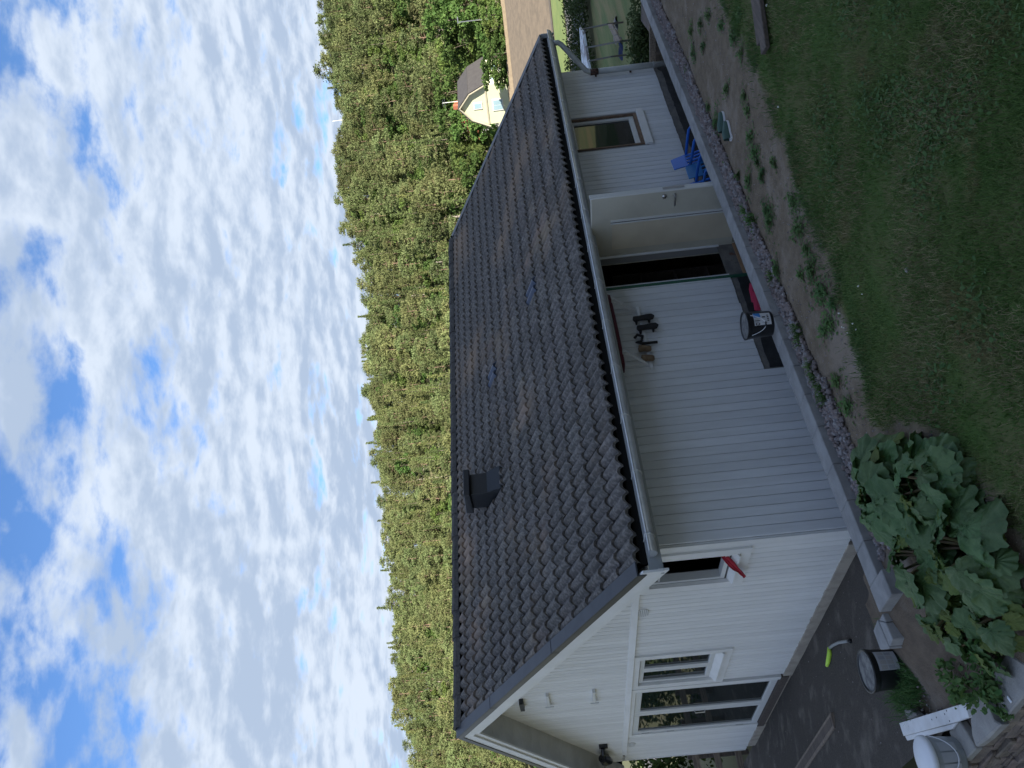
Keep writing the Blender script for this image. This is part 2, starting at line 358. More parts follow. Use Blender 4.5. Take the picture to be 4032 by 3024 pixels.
gar = empty('garage', (0, 0, 0), 0, 'long white boarded garage with dark wavy tile roof and open side door', 'garage')

def gable_board_mesh(w, h0, h1, t=0.02, c=0.006, gp_=0.0035):   # local: y 0..w, face at x=-t, top slanted h0->h1
    y = [gp_, gp_+c, w-gp_-c, w-gp_]; x = [0.0, -t]
    V = []
    for z in (0, 1):
        for yy, xx in ((y[0], 0), (y[0], -t+c), (y[1], -t), (y[2], -t), (y[3], -t+c), (y[3], 0)):
            V.append((xx, yy, 0 if z == 0 else h0+(h1-h0)*yy/w))
    F = [(i, (i+1) % 6, 6+(i+1) % 6, 6+i) for i in range(6)]+[(5, 4, 3, 2, 1, 0), (6, 7, 8, 9, 10, 11)]
    F = [tuple(reversed(f)) for f in F]
    mb = MB().add(V, F); return mb
BC = {}
def board_obj(name, parent, w, h0, h1, loc, rz, m):
    k = (round(w, 4), round(h0, 3), round(h1, 3), m.name)
    if k not in BC: BC[k] = gable_board_mesh(w, h0, h1, gp_=0.0035 if m is m_whiteb else 0.003).mesh(name, m)
    return link(name, BC[k], parent, loc, (0, 0, rz))

# backing walls (openings are left free)
def wall_panel(axis, a0, a1, z0, z1, holes, name, m, thick=0.12):
    mb = MB(); xs = sorted({a0, a1, *[h[0] for h in holes], *[h[1] for h in holes]})
    for i in range(len(xs)-1):
        p, q = xs[i], xs[i+1]; mid = (p+q)/2; segs = [(z0, z1)]
        for h in holes:
            if h[0] <= mid <= h[1]:
                ns = []
                for s0, s1 in segs:
                    if h[2] > s0: ns.append((s0, min(s1, h[2])))
                    if h[3] < s1: ns.append((max(s0, h[3]), s1))
                segs = ns
        for s0, s1 in segs:
            if s1-s0 < 1e-4: continue
            if axis == 'x': mb.box(0.004, thick, p, q, s0, s1)
            else: mb.box(p, q, 0.004, thick, s0, s1)
    return mb.build(name, m, gar)
W1 = (0.26, 0.86, 1.16, 1.99); W2 = (2.93, 3.88, 1.02, 2.01); DG = (4.12, 6.20, 0.0, 2.06)
gw = wall_panel('x', 0.125, WD-0.125, -0.6, 2.2, [W1, W2, DG], 'gable_wall', m_back)
DO = (3.745, 4.36, 0.12, 2.06); WF = (6.95, 7.86, 0.86, 2.0)
lw = wall_panel('y', 0.004, LN, -0.6, 2.3, [DO, WF], 'long_wall', m_back)
MB().box(0.02, LN-0.02, WD-0.12, WD-0.004, -0.6, 2.2).build('back_wall', m_whiteb, gar)
fw = MB(); fw.add([(LN-0.004, 0.121, -0.6), (LN-0.004, WD-0.121, -0.6), (LN-0.004, WD-0.121, 2.3), (LN-0.004, RY, RZ-0.15), (LN-0.004, 0.121, 2.3)], [(0, 1, 2, 3, 4)]); fw.build('far_gable_wall', m_whiteb, gar)
ug = MB(); ug.add([(0.02, 0.1, 2.2), (0.02, WD-0.1, 2.2), (0.02, WD-0.1, roofz(WD-0.1)-0.1), (0.02, RY, RZ-0.12), (0.02, 0.1, roofz(0.1)-0.1)], [(0, 4, 3, 2, 1)]); ug.build('gable_backing', m_back, gar)
MB().box(0.13, LN-0.13, 0.13, WD-0.13, -0.58, -0.02).build('floor_slab', m_found, gar)
MB().box(0.13, LN-0.13, 0.13, WD-0.13, 2.21, 2.25).build('ceiling', m_brown, gar)
MB().box(2.2, 2.25, 0.13, 3.0, -0.02, 2.2).box(2.2, 6.5, 3.0, 3.05, -0.02, 2.2).box(6.45, 6.5, 0.13, 3.0, -0.02, 2.2).build('partition', m_brown, gar)

# gable boards, lower storey
pitch = 0.105
nb = int(WD/pitch)
pitch = WD/nb
def cut_low(y):
    for a, b, z0 in ((W1[0]-0.08, W1[1]+0.08, 0.98), (W2[0]-0.06, W2[1]+0.16, 0.84), (DG[0]-0.1, DG[1]+0.02, None)):
        if a <= y <= b: return z0 if z0 else -1
    return ZT0
for i in range(nb):
    y0 = i*pitch; top = cut_low(y0+pitch/2)
    if top < 0: continue
    zb = random.uniform(-0.008, 0.004)
    board_obj('siding_board', gar, pitch, round(top-zb, 3), round(top-zb, 3), (0, y0, zb), 0, m_whiteb)
# gable boards, triangle
for i in range(nb):
    y0 = i*pitch; y1 = y0+pitch
    h0 = roofz(y0)-0.10-ZT1+0.03; h1 = roofz(y1)-0.10-ZT1+0.03
    zb = random.uniform(-0.006, 0.004)
    if max(h0, h1) < 0.05: continue
    board_obj('gable_board', gar, pitch, max(h0, 0.02), max(h1, 0.02), (-0.022, y0, ZT1-0.03+zb), 0, m_whiteb)
# long wall boards
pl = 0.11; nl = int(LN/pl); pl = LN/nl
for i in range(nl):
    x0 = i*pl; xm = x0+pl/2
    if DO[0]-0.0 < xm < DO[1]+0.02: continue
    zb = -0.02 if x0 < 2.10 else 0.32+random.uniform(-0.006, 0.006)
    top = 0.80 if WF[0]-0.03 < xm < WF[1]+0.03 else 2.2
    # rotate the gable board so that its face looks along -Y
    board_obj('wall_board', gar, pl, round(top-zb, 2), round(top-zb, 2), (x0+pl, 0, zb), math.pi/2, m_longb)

# foundation on the long side, irregular bitumen coat
fd = MB(); fd.box(2.11, LN, -0.006, 0.002, -0.4, 0.34); fd.build('foundation', m_found, gar)
tb = []
xs = np.arange(2.13, LN-0.02, 0.06)
for x in xs:
    if DO[0]-0.03 < x < DO[1]+0.03: h = -0.2
    elif x < 4: h = 0.235+0.03*nz(x*4, 3)+0.015*nz(x*13, 1)
    else: h = 0.20+0.05*nz(x*2.2, 3)+0.02*nz(x*11, 1)
    if x > 9.1: h += 0.05
    tb.append([(x, -0.011, -0.4), (x, -0.011, h)])
MB().grid(tb).build('bitumen_coat', m_tar, gar)
MB().box(DO[0], DO[1]+0.06, -0.012, 0.0, -0.3, 0.10).build('door_plinth', m_conc, gar)
ft = MB()
ft.prism([(-0.035, 0.30), (0.05, 0.30), (0.05, 4.06), (-0.035, 4.06)], -0.5, -0.004); ft.build('footing', m_foot, gar)
MB().prism([(-0.035, 6.26), (0.05, 6.26), (0.05, 7.45), (-0.035, 7.45)], -0.5, -0.004).build('footing', m_foot, gar)
MB().box(-0.05, 0.06, 4.05, 6.28, -0.085, 0.02).build('door_sill', m_woodd, gar)
MB().box(-0.02, 0.06, 4.05, 6.28, -0.5, -0.087).build('footing', m_foot, gar)

# corner boards and frieze
MB().box(-0.030, -0.0225, 0.0, 0.09, -0.02, 2.2).build('corner_board', m_white, gar)
MB().box(-0.032, 0.02, WD-0.005, WD+0.02, 0.0, 2.15).build('corner_board', m_white, gar)
MB().hexa([(-0.022, 0.05, ZT0), (-0.065, 0.05, ZT0-0.012), (-0.065, WD-0.45, ZT0-0.012), (-0.022, WD-0.45, ZT0),
           (-0.022, 0.05, ZT1), (-0.05, 0.05, ZT1-0.02), (-0.05, WD-0.45, ZT1-0.02), (-0.022, WD-0.45, ZT1)]).build('frieze', m_white, gar)

# ---- windows of the gable
def frame_rect(mb, x0, x1, y0, y1, z0, z1, w, mi=0):
    mb.box(x0, x1, y0, y0+w, z0, z1, mi); mb.box(x0, x1, y1-w, y1, z0, z1, mi)
    mb.box(x0, x1, y0+w, y1-w, z0, z0+w, mi); mb.box(x0, x1, y0+w, y1-w, z1-w, z1, mi)
w1 = empty('window', (0, 0, 0), parent=gar)
mb = MB(); a = W1
for y0, y1, z0, z1 in ((a[0]-0.12, a[0]-0.002, a[2]-0.17, 2.09), (a[1]+0.002, a[1]+0.12, a[2]-0.17, 2.09), (a[0]-0.002, a[1]+0.002, a[2]-0.17, a[2]-0.055), (a[0]-0.002, a[1]+0.002, a[3]+0.002, 2.09)):
    mb.box(-0.045, -0.003, y0, y1, z0, z1)
mb.build('casing', m_white, w1)
mb = MB(); frame_rect(mb, 0.0, 0.09, a[0], a[1], a[2]+0.02, a[3], 0.045); mb.build('frame', m_frame, w1)
MB().hexa([(-0.075, a[0]-0.01, a[2]-0.06), (0.01, a[0]-0.01, a[2]-0.03), (0.01, a[1]+0.01, a[2]-0.03), (-0.075, a[1]+0.01, a[2]-0.06),
           (-0.075, a[0]-0.01, a[2]-0.045), (0.01, a[0]-0.01, a[2]+0.0), (0.01, a[1]+0.01, a[2]+0.0), (-0.075, a[1]+0.01, a[2]-0.045)]).build('sill', m_white, w1)

w2 = empty('window', (0, 0, 0), parent=gar); a = W2
mb = MB()
for y0, y1, z0, z1 in ((a[0]-0.11, a[0]-0.002, a[2]-0.18, 2.09), (a[1]+0.002, a[1]+0.13, a[2]-0.18, 2.09), (a[0]-0.002, a[1]+0.002, a[2]-0.18, a[2]-0.075), (a[0]-0.002, a[1]+0.002, a[3]+0.002, 2.09)):
    mb.box(-0.045, -0.003, y0, y1, z0, z1)
mb.build('casing', m_white, w2)
mid = (a[0]+a[1])/2
for y0, y1 in ((a[0]+0.012, mid-0.004), (mid+0.004, a[1]-0.012)):
    mb = MB(); frame_rect(mb, -0.01, 0.06, y0, y1, a[2]+0.012, a[3]-0.012, 0.062); s = mb.build('sash', m_frame, w2, bevel=0.006)
    MB().box(0.02, 0.03, y0+0.055, y1-0.055, a[2]+0.06, a[3]-0.06).build('pane', m_glass, s)
MB().hexa([(-0.07, a[0]-0.02, a[2]-0.085), (0.0, a[0]-0.02, a[2]-0.04), (0.0, a[1]+0.02, a[2]-0.04), (-0.07, a[1]+0.02, a[2]-0.085),
           (-0.07, a[0]-0.02, a[2]-0.065), (0.0, a[0]-0.02, a[2]+0.01), (0.0, a[1]+0.02, a[2]+0.01), (-0.07, a[1]+0.02, a[2]-0.065)]).build('sill', m_white, w2)

# ---- glazed double door of the gable
dd = empty('glazed_double_door', (0, 0, 0), parent=gar); a = DG
mb = MB(); mb.box(-0.04, 0.08, a[0]-0.07, a[0]+0.03, 0.02, 2.095); mb.box(-0.04, 0.08, a[1]-0.02, a[1]+0.05, 0.02, 2.095); mb.box(-0.04, 0.08, a[0]+0.03, a[1]-0.02, 2.03, 2.095)
mb.build('door_frame', m_white, dd)
mid = (a[0]+a[1])/2+0.03
for k, (y0, y1) in enumerate(((a[0]+0.035, mid-0.004), (mid+0.004, a[1]-0.025))):
    mb = MB(); frame_rect(mb, -0.02, 0.045, y0, y1, 0.03, 2.025, 0.095); s = mb.build('door_leaf', m_frame, dd, bevel=0.006)
    MB().box(0.005, 0.015, y0+0.09, y1-0.09, 0.12, 1.935).build('pane', m_glass, s)
    if k == 1:
        MB().tube([(-0.02, y0+0.05, 0.95), (-0.06, y0+0.05, 0.96), (-0.06, y0+0.05, 1.10), (-0.02, y0+0.05, 1.11)], 0.009, 6).build('handle', m_metal, s)
for z in (0.25, 1.35, 1.75): MB().box(-0.03, 0.0, a[1]-0.03, a[1]-0.012, z, z+0.12).build('hinge', m_metal, dd)

# ---- vents, hooks, lamp, cables on the gable
def oval(y, z):
    mb = MB(); n = 16
    ring = [(-0.032, y+0.10*math.cos(2*math.pi*k/n), z+0.075*math.sin(2*math.pi*k/n)) for k in range(n)]
    ring2 = [(-0.02, p[1], p[2]) for p in ring]
    mb.add(ring+ring2, [tuple(range(n))]+[(k, n+k, n+(k+1) % n, (k+1) % n) for k in range(n)])
    o = mb.build('wall_vent', m_white, gar)
    for q in range(6):
        zz = z-0.055+q*0.022; hw = 0.085*math.sqrt(max(0.05, 1-((zz-z)/0.075)**2))
        MB().box(-0.038, -0.031, y-hw, y+hw, zz-0.004, zz+0.004).build('louvre', m_fascia, o)
oval(1.50, 2.03); oval(6.75, 2.02)
for y0, y1, z in ((3.82, 4.30, 3.26), (3.83, 4.31, 2.62)):
    MB().box(-0.09, -0.04, y0, y1, z-0.02, z+0.02).box(-0.10, -0.085, y1-0.05, y1, z-0.07, z+0.05).build('flag_bracket', m_frame, gar)
MB().box(-0.12, -0.04, 3.95, 4.25, 3.60, 3.66).build('cable_bracket', m_black, gar)
lp = MB(); lp.box(-0.09, -0.04, 6.50, 6.60, 2.42, 2.56); lp.tube([(-0.09, 6.55, 2.50), (-0.16, 6.62, 2.50), (-0.17, 6.85, 2.50)], 0.035, 8); lampo = lp.build('wall_lamp', m_blackp, gar)
MB().tube([(-0.18, 6.82, 2.52), (-0.17, 6.95, 2.47), (-0.16, 7.10, 2.40)], [0.07, 0.10, 0.06], 10).build('lamp_head', m_blackp, lampo)
cb = MB()
def wz2(a, b, X): return px(1700+a*0.6173, 2000+b*0.6173, 0, X)
for k in range(5):
    A_ = wz2(1120-6*k, 650+4*k, -0.42); B_ = wz2(1025+8*k, 730-4*k, -0.42); p = []
    for i in range(17):
        t = i/16; c_ = A_*(1-t)+B_*t; p.append((c_[0]+0.08*math.sin(math.pi*t)+0.01*k, c_[1]+0.02*math.sin(6*t+k), c_[2]-(0.16+0.035*k)*math.sin(math.pi*t)**0.8))
    cb.tube(p, 0.005, 5)
cb.build('cable_coil', m_fgrey, gar)

# ---- long wall: door, doorway, window
dl = empty('side_door', (4.40, -0.03, 0), 0.0, parent=gar)
lf = MB(); lf.box(-0.03, 0.03, -0.95, 0.0, 0.13, 2.03); leaf = lf.build('door_leaf', m_door, dl, bevel=0.004)
MB().box(-0.036, 0.036, -0.972, -0.9505, 0.13, 2.045).build('edge_strip', m_frame, dl)
MB().box(-0.042, -0.0305, -0.59, -0.56, 0.13, 1.78).box(-0.042, -0.0305, -0.545, -0.525, 0.13, 1.78).build('glazing_bead', m_frame, leaf)
MB().box(-0.036, -0.0305, -0.559, -0.546, 0.13, 1.78).build('groove_strip', m_ink, leaf)
MB().box(-0.038, -0.0305, -0.52, -0.10, 0.13, 1.76).build('lit_patch_panel', mat('door_lit_tan', (0.60, 0.54, 0.42), (0.54, 0.48, 0.37), 2.2, 0.5), leaf, bevel=0.003)  # lighter tan paints the patch of bounced sunlight on the hinge half
mb = MB(); mb.lathe([(0.0, 0.02), (0.028, 0.02), (0.03, 0.0)], 12); mb.build('lock', m_metal, leaf, (-0.032, -0.88, 1.10), (0, -math.pi/2, 0), True)
mb = MB(); mb.lathe([(0.0, 0.03), (0.02, 0.03), (0.028, 0.0)], 10); mb.tube([(0, 0, 0.02), (0, 0, 0.05), (0, 0.13, 0.055)], 0.010, 6); mb.build('handle', m_metal, leaf, (-0.032, -0.88, 0.97), (0, -math.pi/2, 0))
MB().box(-0.02, 0.02, -0.978, -0.9725, 0.85, 1.12).build('latch_plate', m_fgrey, dl)
MB().box(3.70, 3.735, -0.035, 0.14, 0.05, 2.1).build('green_jamb', m_green, gar)
MB().box(4.365, 4.43, -0.028, 0.14, 0.1, 2.1).build('door_jamb', m_door, gar)
MB().box(3.736, 4.364, -0.02, 0.16, 0.098, 0.135).build('threshold', m_deck, gar)
# things half hidden inside the dark doorway are a shelf and a sack
sh = empty('shelf', (4.3, 0.75, 0), 0, 'dim shelf standing inside the dark side doorway', 'shelf')
for z in (0.35, 0.8, 1.3): MB().box(-0.35, 0.35, -0.15, 0.15, z, z+0.03).build('shelf_board', m_woodd, sh)
for x in (-0.35, 0.33): MB().box(x, x+0.02, -0.15, 0.15, -0.02, 1.7).build('upright', m_woodd, sh)
wf = empty('window', (0, 0, 0), parent=gar); a = WF
mb = MB()
for x0, x1, z0, z1 in ((a[0], a[0]+0.03, a[2], a[3]), (a[1]-0.03, a[1], a[2], a[3]), (a[0]+0.03, a[1]-0.03, a[2], a[2]+0.05), (a[0]+0.03, a[1]-0.03, a[3]-0.03, a[3])): mb.box(x0, x1, -0.015, 0.1, z0, z1)
mb.build('casing', m_brown, wf)
mb = MB()
for x0, x1, z0, z1 in ((a[0]+0.031, a[0]+0.08, a[2]+0.051, a[3]-0.031), (a[1]-0.10, a[1]-0.031, a[2]+0.051, a[3]-0.031), (a[0]+0.08, a[1]-0.10, a[2]+0.051, a[2]+0.13), (a[0]+0.08, a[1]-0.10, a[3]-0.1, a[3]-0.031)): mb.box(x0, x1, 0.02, 0.09, z0, z1)
mb.build('sash', m_frame, wf, bevel=0.006)
MB().box(a[0]+0.075, a[1]-0.095, 0.05, 0.06, a[2]+0.125, a[3]-0.095).build('pane', m_glass, wf)
MB().hexa([(a[0]-0.05, -0.055, a[2]-0.12), (a[1]+0.05, -0.055, a[2]-0.12), (a[1]+0.05, -0.022, a[2]-0.12), (a[0]-0.05, -0.022, a[2]-0.12),
           (a[0]-0.05, -0.055, a[2]-0.012), (a[1]+0.05, -0.055, a[2]-0.012), (a[1]+0.05, -0.016, a[2]-0.003), (a[0]-0.05, -0.016, a[2]-0.003)]).build('sill', m_white, wf)

# ------------------------------------------------------------------ roof
roof = empty('roof', (0, 0, 0), parent=gar)
mb = MB()    # decking, both slopes
th = 0.05
for s in (0, 1):
    f = (lambda y: y) if s == 0 else (lambda y: 2*RY-y)
    P = []
    for zz in (-th-0.03, -0.035):
        for x, y in ((XN+0.02, EY+0.03), (XF-0.02, EY+0.03), (XF-0.02, RY), (XN+0.02, RY)): P.append((x, f(y), roofz(y)+zz))
    mb.hexa(P)
mb.build('roof_deck', m_void, roof)
P = [(XN, 2*RY-EY, EZ), (XF, 2*RY-EY, EZ), (XF, RY, RZ), (XN, RY, RZ)]
MB().add(P, [(0, 1, 2, 3)]).build('back_slope', m_tileb, roof)
# wavy tiles: two humps each
TW = 0.3125; ROWS = 15; slope_len = (RY-EY)/CS; EXP = slope_len/ROWS; NX = int((XF-XN-0.04)/TW)
X0 = XN+0.02
def tile_mb(seg=14):
    mb = MB(); top = []; bot = []
    Lg = EXP+0.06
    for i in range(seg+1):
        t = i/seg; x = t*TW
        ph = 2*math.pi*2*t
        h = 0.030*math.sin(ph-0.9)+0.008*math.sin(2*ph-0.6)
        top.append([(x, 0, h+0.036), (x, Lg, h-0.004)])
        bot.append([(x, 0, h+0.002), (x, 0, h+0.036)])
    mb.grid([r[::1] for r in top]); mb.grid(bot)
    return mb
tm = tile_mb(); tile_me = tm.mesh('roof_tile', m_tile, True)
from math import atan
rx = atan(SL)
slots = []
for r in range(ROWS):
    for c in range(NX+1):
        x = X0+c*TW
        if x+TW > XF-0.02: continue
        s = r*EXP-0.02
        slots.append((x, EY+s*CS, EZ+s*SN))
slots.sort(key=lambda p: (p[0]-CAM[0])**2+(p[1]-CAM[1])**2+(p[2]-CAM[2])**2)
m_vent = mat('smooth_vent_tile', (0.045, 0.065, 0.11), rough=0.3)
tile_v = tile_mb().mesh('vent_tile', m_vent, True)
tile_v2 = None
vt = []
for x, y in ((1160*1.8228, 610*1.8228), (1068*1.8228, 805*1.8228)):
    d = ray(x, y); n = np.array([0, -SN, CS]); p0 = np.array([0, EY, EZ]); t = ((p0-CAM)@n)/(d@n); vt.append(CAM+t*d)
rest = MB(); ntile = 0
vent_ids = set()
for q in vt:
    vent_ids.add(min(range(len(slots)), key=lambda i: (slots[i][0]+TW/2-q[0])**2+(slots[i][1]+0.12-q[1])**2))
for i, p in enumerate(slots):
    jit = (random.uniform(-0.003, 0.003), random.uniform(-0.004, 0.004), random.uniform(-0.003, 0.003))
    loc = (p[0]+jit[0], p[1]+jit[1], p[2]+jit[2]+0.01)
    if i in vent_ids:
        link('vent_tile', tile_v, roof, (loc[0], loc[1], loc[2]+0.006), (rx, 0, 0)); continue
    if ntile < 300:
        link('roof_tile', tile_me, roof, loc, (rx+random.uniform(-0.006, 0.006), 0, random.uniform(-0.004, 0.004))); ntile += 1
    else:
        V = [(v[0]+loc[0], v[1]*CS-v[2]*SN+loc[1], v[1]*SN+v[2]*CS+loc[2]) for v in tm.v]
        rest.add(V, tm.f)
tag(rest.build('upper_tiles', m_tileb, roof, smooth=True), kind='stuff')
# ridge: black vent strip and angular caps
MB().box(XN+0.05, XF-0.04, RY-0.10, RY+0.10, RZ-0.04, RZ+0.035).build('ridge_vent_strip', m_void, roof)
cap = MB(); RL = 0.41
for (x0, x1, e) in ((0, RL, 0.0),):
    prof0 = [(-0.135, -0.045), (-0.115, 0.022), (-0.07, 0.062), (0, 0.075), (0.07, 0.062), (0.115, 0.022), (0.135, -0.045)]
    a_ = [(x0, p[0]*1.06, p[1]+0.012) for p in prof0]; b_ = [(x1+0.03, p[0]*0.96, p[1]-0.004) for p in prof0]
    c_ = [(x0, p[0]*0.9, p[1]-0.02) for p in prof0]
    n = len(prof0)
    cap.add(a_+b_+c_, [(i, i+1, n+i+1, n+i) for i in range(n-1)]+[(2*n+i, 2*n+i+1, i+1, i) for i in range(n-1)])
cap_me = cap.mesh('ridge_tile', m_ridge, False)
nr = int((XF-XN-0.05)/RL)
for i in range(nr+1):
    x = XN+0.0+i*RL
    if x+RL > XF+0.05: break
    link('ridge_tile', cap_me, roof, (x, RY, RZ+0.02+random.uniform(-0.004, 0.006)), (0, random.uniform(-0.006, 0.006), random.uniform(-0.008, 0.008)))
# verge flashing and barge boards (near gable)
def slope_bar(name, m, parent, x0, x1, ya, yb, dz0, dz1, side=0):
    f = (lambda y: y) if side == 0 else (lambda y: 2*RY-y)
    P = [(x0, f(ya), roofz(ya)+dz0), (x1, f(ya), roofz(ya)+dz0), (x1, f(yb), roofz(yb)+dz0), (x0, f(yb), roofz(yb)+dz0),
         (x0, f(ya), roofz(ya)+dz1), (x1, f(ya), roofz(ya)+dz1), (x1, f(yb), roofz(yb)+dz1), (x0, f(yb), roofz(yb)+dz1)]
    return MB().hexa(P).build(name, m, parent)
XB = -0.50
cuts = [EY-0.03, 1.17, 2.75, RY]
for k in range(3):
    slope_bar('verge_flashing', m_flash, roof, XB-0.012-0.002*k, XN+0.03, cuts[k], cuts[k+1]+(0.03 if k < 2 else 0), 0.045+0.004*k, 0.058+0.004*k)
    slope_bar('verge_flashing', m_flash, roof, XB-0.014-0.002*k, XB-0.006-0.002*k, cuts[k], cuts[k+1]+(0.03 if k < 2 else 0), -0.03, 0.044+0.004*k)
slope_bar('verge_flashing', m_flash, roof, XB-0.012, XN+0.03, EY-0.03, RY-0.001, 0.045, 0.062, 1)
slope_bar('verge_flashing', m_flash, roof, XB-0.016, XB-0.008, EY-0.03, RY-0.001, -0.03, 0.044, 1)
for side in (0, 1):
    slope_bar('barge_board', m_white, roof, XB-0.004, XB+0.020, EY-0.06, RY-0.0005, -0.165, 0.02, side)
    slope_bar('barge_board', m_white, roof, XB+0.022, XB+0.045, EY-0.02, RY-0.0005, -0.245, -0.15, side)
    # soffit boards under the verge overhang
    ys = np.linspace(EY+0.08, RY-0.01, 19)
    for a0, a1 in zip(ys[:-1], ys[1:]):
        slope_bar('soffit_board', m_soffit, roof, XB+0.047, -0.024, a0+0.001, a1-0.002, -0.128, -0.112, side)
slope_bar('verge_flashing', m_flash, roof, XF-0.12, XF+0.03, EY-0.03, RY, 0.045, 0.06)
slope_bar('barge_board', m_fascia, roof, XF, XF+0.025, EY-0.04, RY, -0.2, 0.04)
GZF = 2.115
# eave: fascia, gutter with brackets, downpipe
MB().box(XN-0.08, XF, EY+0.02, EY+0.045, 1.985, GZF).build('fascia', m_fascia, gar)
MB().box(XN+0.02, XF-0.02, EY+0.024, EY+0.05, GZF+0.002, EZ-0.012).build('eave_gap_shade', m_void, gar)  # black board painting the shade in the gap between tiles and gutter
MB().box(XN+0.02, LN+0.3, EY+0.046, -0.022, 1.99, 2.005).build('eave_soffit', m_soffit, gar)
gut = empty('gutter', (0, 0, 0), parent=gar)
GY, GZ, GR = EY-0.050, 2.095, 0.070
gm = MB(); P = []
for x in (XN+0.08, XF-0.02):
    row = []
    for k in range(9):
        t = math.pi+math.pi*k/8; row.append((x, GY+GR*math.cos(t), GZ+GR*math.sin(t)))
    P.append(row)
gm.grid(P); o = gm.build('gutter_trough', m_gut, gut, smooth=True)
so = o.modifiers.new('solid', 'SOLIDIFY'); so.thickness = 0.004
MB().tube([(XN+0.08, GY-GR, GZ+0.004), (XF-0.02, GY-GR, GZ+0.004)], 0.011, 8).build('gutter_bead', m_gut, gut, smooth=True)
for x in (XN+0.08, XF-0.02):
    mb = MB(); V = [(x, GY+GR*math.cos(math.pi+math.pi*k/8), GZ+GR*math.sin(math.pi+math.pi*k/8)) for k in range(9)]; mb.add(V, [tuple(range(9))]); mb.build('gutter_end', m_gut, gut)
for i in range(15):
    x = XN+0.25+i*0.70
    mb = MB(); mb.tube([(x, EY+0.02, GZ+0.025), (x, GY+0.02, GZ+0.02), (x, GY-GR-0.012, GZ+0.02), (x, GY-GR-0.014, GZ-0.03), (x, GY-GR*0.6, GZ-GR*0.95), (x, GY, GZ-GR-0.006)], 0.006, 5)
    mb.build('gutter_bracket', m_frame, gut)
dp = empty('downpipe', (0, 0, 0), parent=gar)
xd = 9.18
MB().tube([(9.62, GY, GZ-GR+0.01), (9.62, GY, GZ-0.15), (9.60, GY+0.03, GZ-0.20), (9.22, -0.13, 1.52), (9.18, -0.10, 1.44), (9.18, -0.10, 1.38)], 0.046, 12).build('swan_neck', m_pipe, dp, smooth=True)
MB().tube([(xd, -0.10, 1.40), (xd, -0.10, -0.1)], 0.050, 12).build('pipe', m_pipe, dp, smooth=True)
MB().tube([(xd-0.005, -0.101, 1.30), (xd-0.005, -0.101, 1.44)], 0.0525, 12).build('worn_collar', m_rust, dp, smooth=True)
for z in (1.36, 0.75): MB().box(xd-0.03, xd+0.03, -0.05, 0.0, z-0.03, z).build('clamp', m_rust, dp)
ropemb = MB(); ropemb.tube([(xd+0.055*math.cos(t), -0.10+0.055*math.sin(t), 0.33+0.01*math.sin(3*t)) for t in np.linspace(0, 2*math.pi, 14)], 0.010, 6); ropemb.tube([(xd-0.05, -0.13, 0.33), (xd-0.06, -0.15, 0.28), (xd-0.05, -0.15, 0.22)], 0.008, 6)
tag(ropemb.build('rope_loop', m_fgrey), 'pale rope looped round the foot of the downpipe', 'rope')
# roof ventilator
q = px(1905, 1893, 1, 0)  # only for direction
d = ray(1950, 1925); n = np.array([0, -SN, CS]); p0 = np.array([0, EY, EZ]); t = ((p0-CAM)@n)/(d@n); vq = CAM+t*d
rv = empty('roof_ventilator', (vq[0], vq[1], vq[2]), 0, parent=gar)
mb = MB(); hw, hl = 0.17, 0.20
def rz_(dy): return dy*SL
mb.add([(-hw, -hl, rz_(-hl)), (hw, -hl, rz_(-hl)), (hw, hl, rz_(hl)), (-hw, hl, rz_(hl)), (-hw, -hl+0.02, 0.34), (hw, -hl+0.02, 0.34), (hw, hl, 0.34), (-hw, hl, 0.34)],
       [(4, 5, 6, 7), (0, 1, 5, 4), (1, 2, 6, 5), (2, 3, 7, 6), (3, 0, 4, 7)])
mb.build('ventilator_body', m_black, rv, bevel=0.006)
MB().hexa([(-hw-0.05, -hl-0.05, 0.345), (hw+0.05, -hl-0.05, 0.345), (hw+0.05, hl+0.05, 0.345), (-hw-0.05, hl+0.05, 0.345),
           (-hw-0.05, -hl-0.05, 0.43), (hw+0.05, -hl-0.05, 0.43), (hw+0.04, hl+0.05, 0.46), (-hw-0.04, hl+0.05, 0.46)]).build('ventilator_cap', m_black, rv, bevel=0.008)
MB().hexa([(-hw-0.02, -hl-0.10, rz_(-hl-0.10)+0.04), (hw+0.02, -hl-0.10, rz_(-hl-0.1)+0.04), (hw+0.02, -hl+0.02, rz_(-hl)+0.03), (-hw-0.02, -hl+0.02, rz_(-hl)+0.03),
           (-hw-0.02, -hl-0.10, rz_(-hl-0.10)+0.065), (hw+0.02, -hl-0.10, rz_(-hl-0.1)+0.065), (hw, -hl+0.0, 0.10), (-hw, -hl+0.0, 0.10)]).build('ventilator_apron', m_black, rv)

# ------------------------------------------------------------------ yard, asphalt, retaining wall
ZW = 0.54; WI, WO = -1.09, -1.30
def yard_z(x, y):
    z = 0.455+0.02*nz(x*0.7, y*0.7)+0.008*nz(x*2.5, y*2.5)
    z -= 0.185*sstep((-1.2-x)/0.85)*sstep((y+3.4)/1.6)
    if y > -1.62: z -= 0.02*sstep((y+1.62)/0.2)
    return z
def asph_z(x, y): return -0.135+0.165*max(-x, 0)+(-0.01*max(x, 0) if x > 0 else 0)+0.006*nz(x*2, y*2)
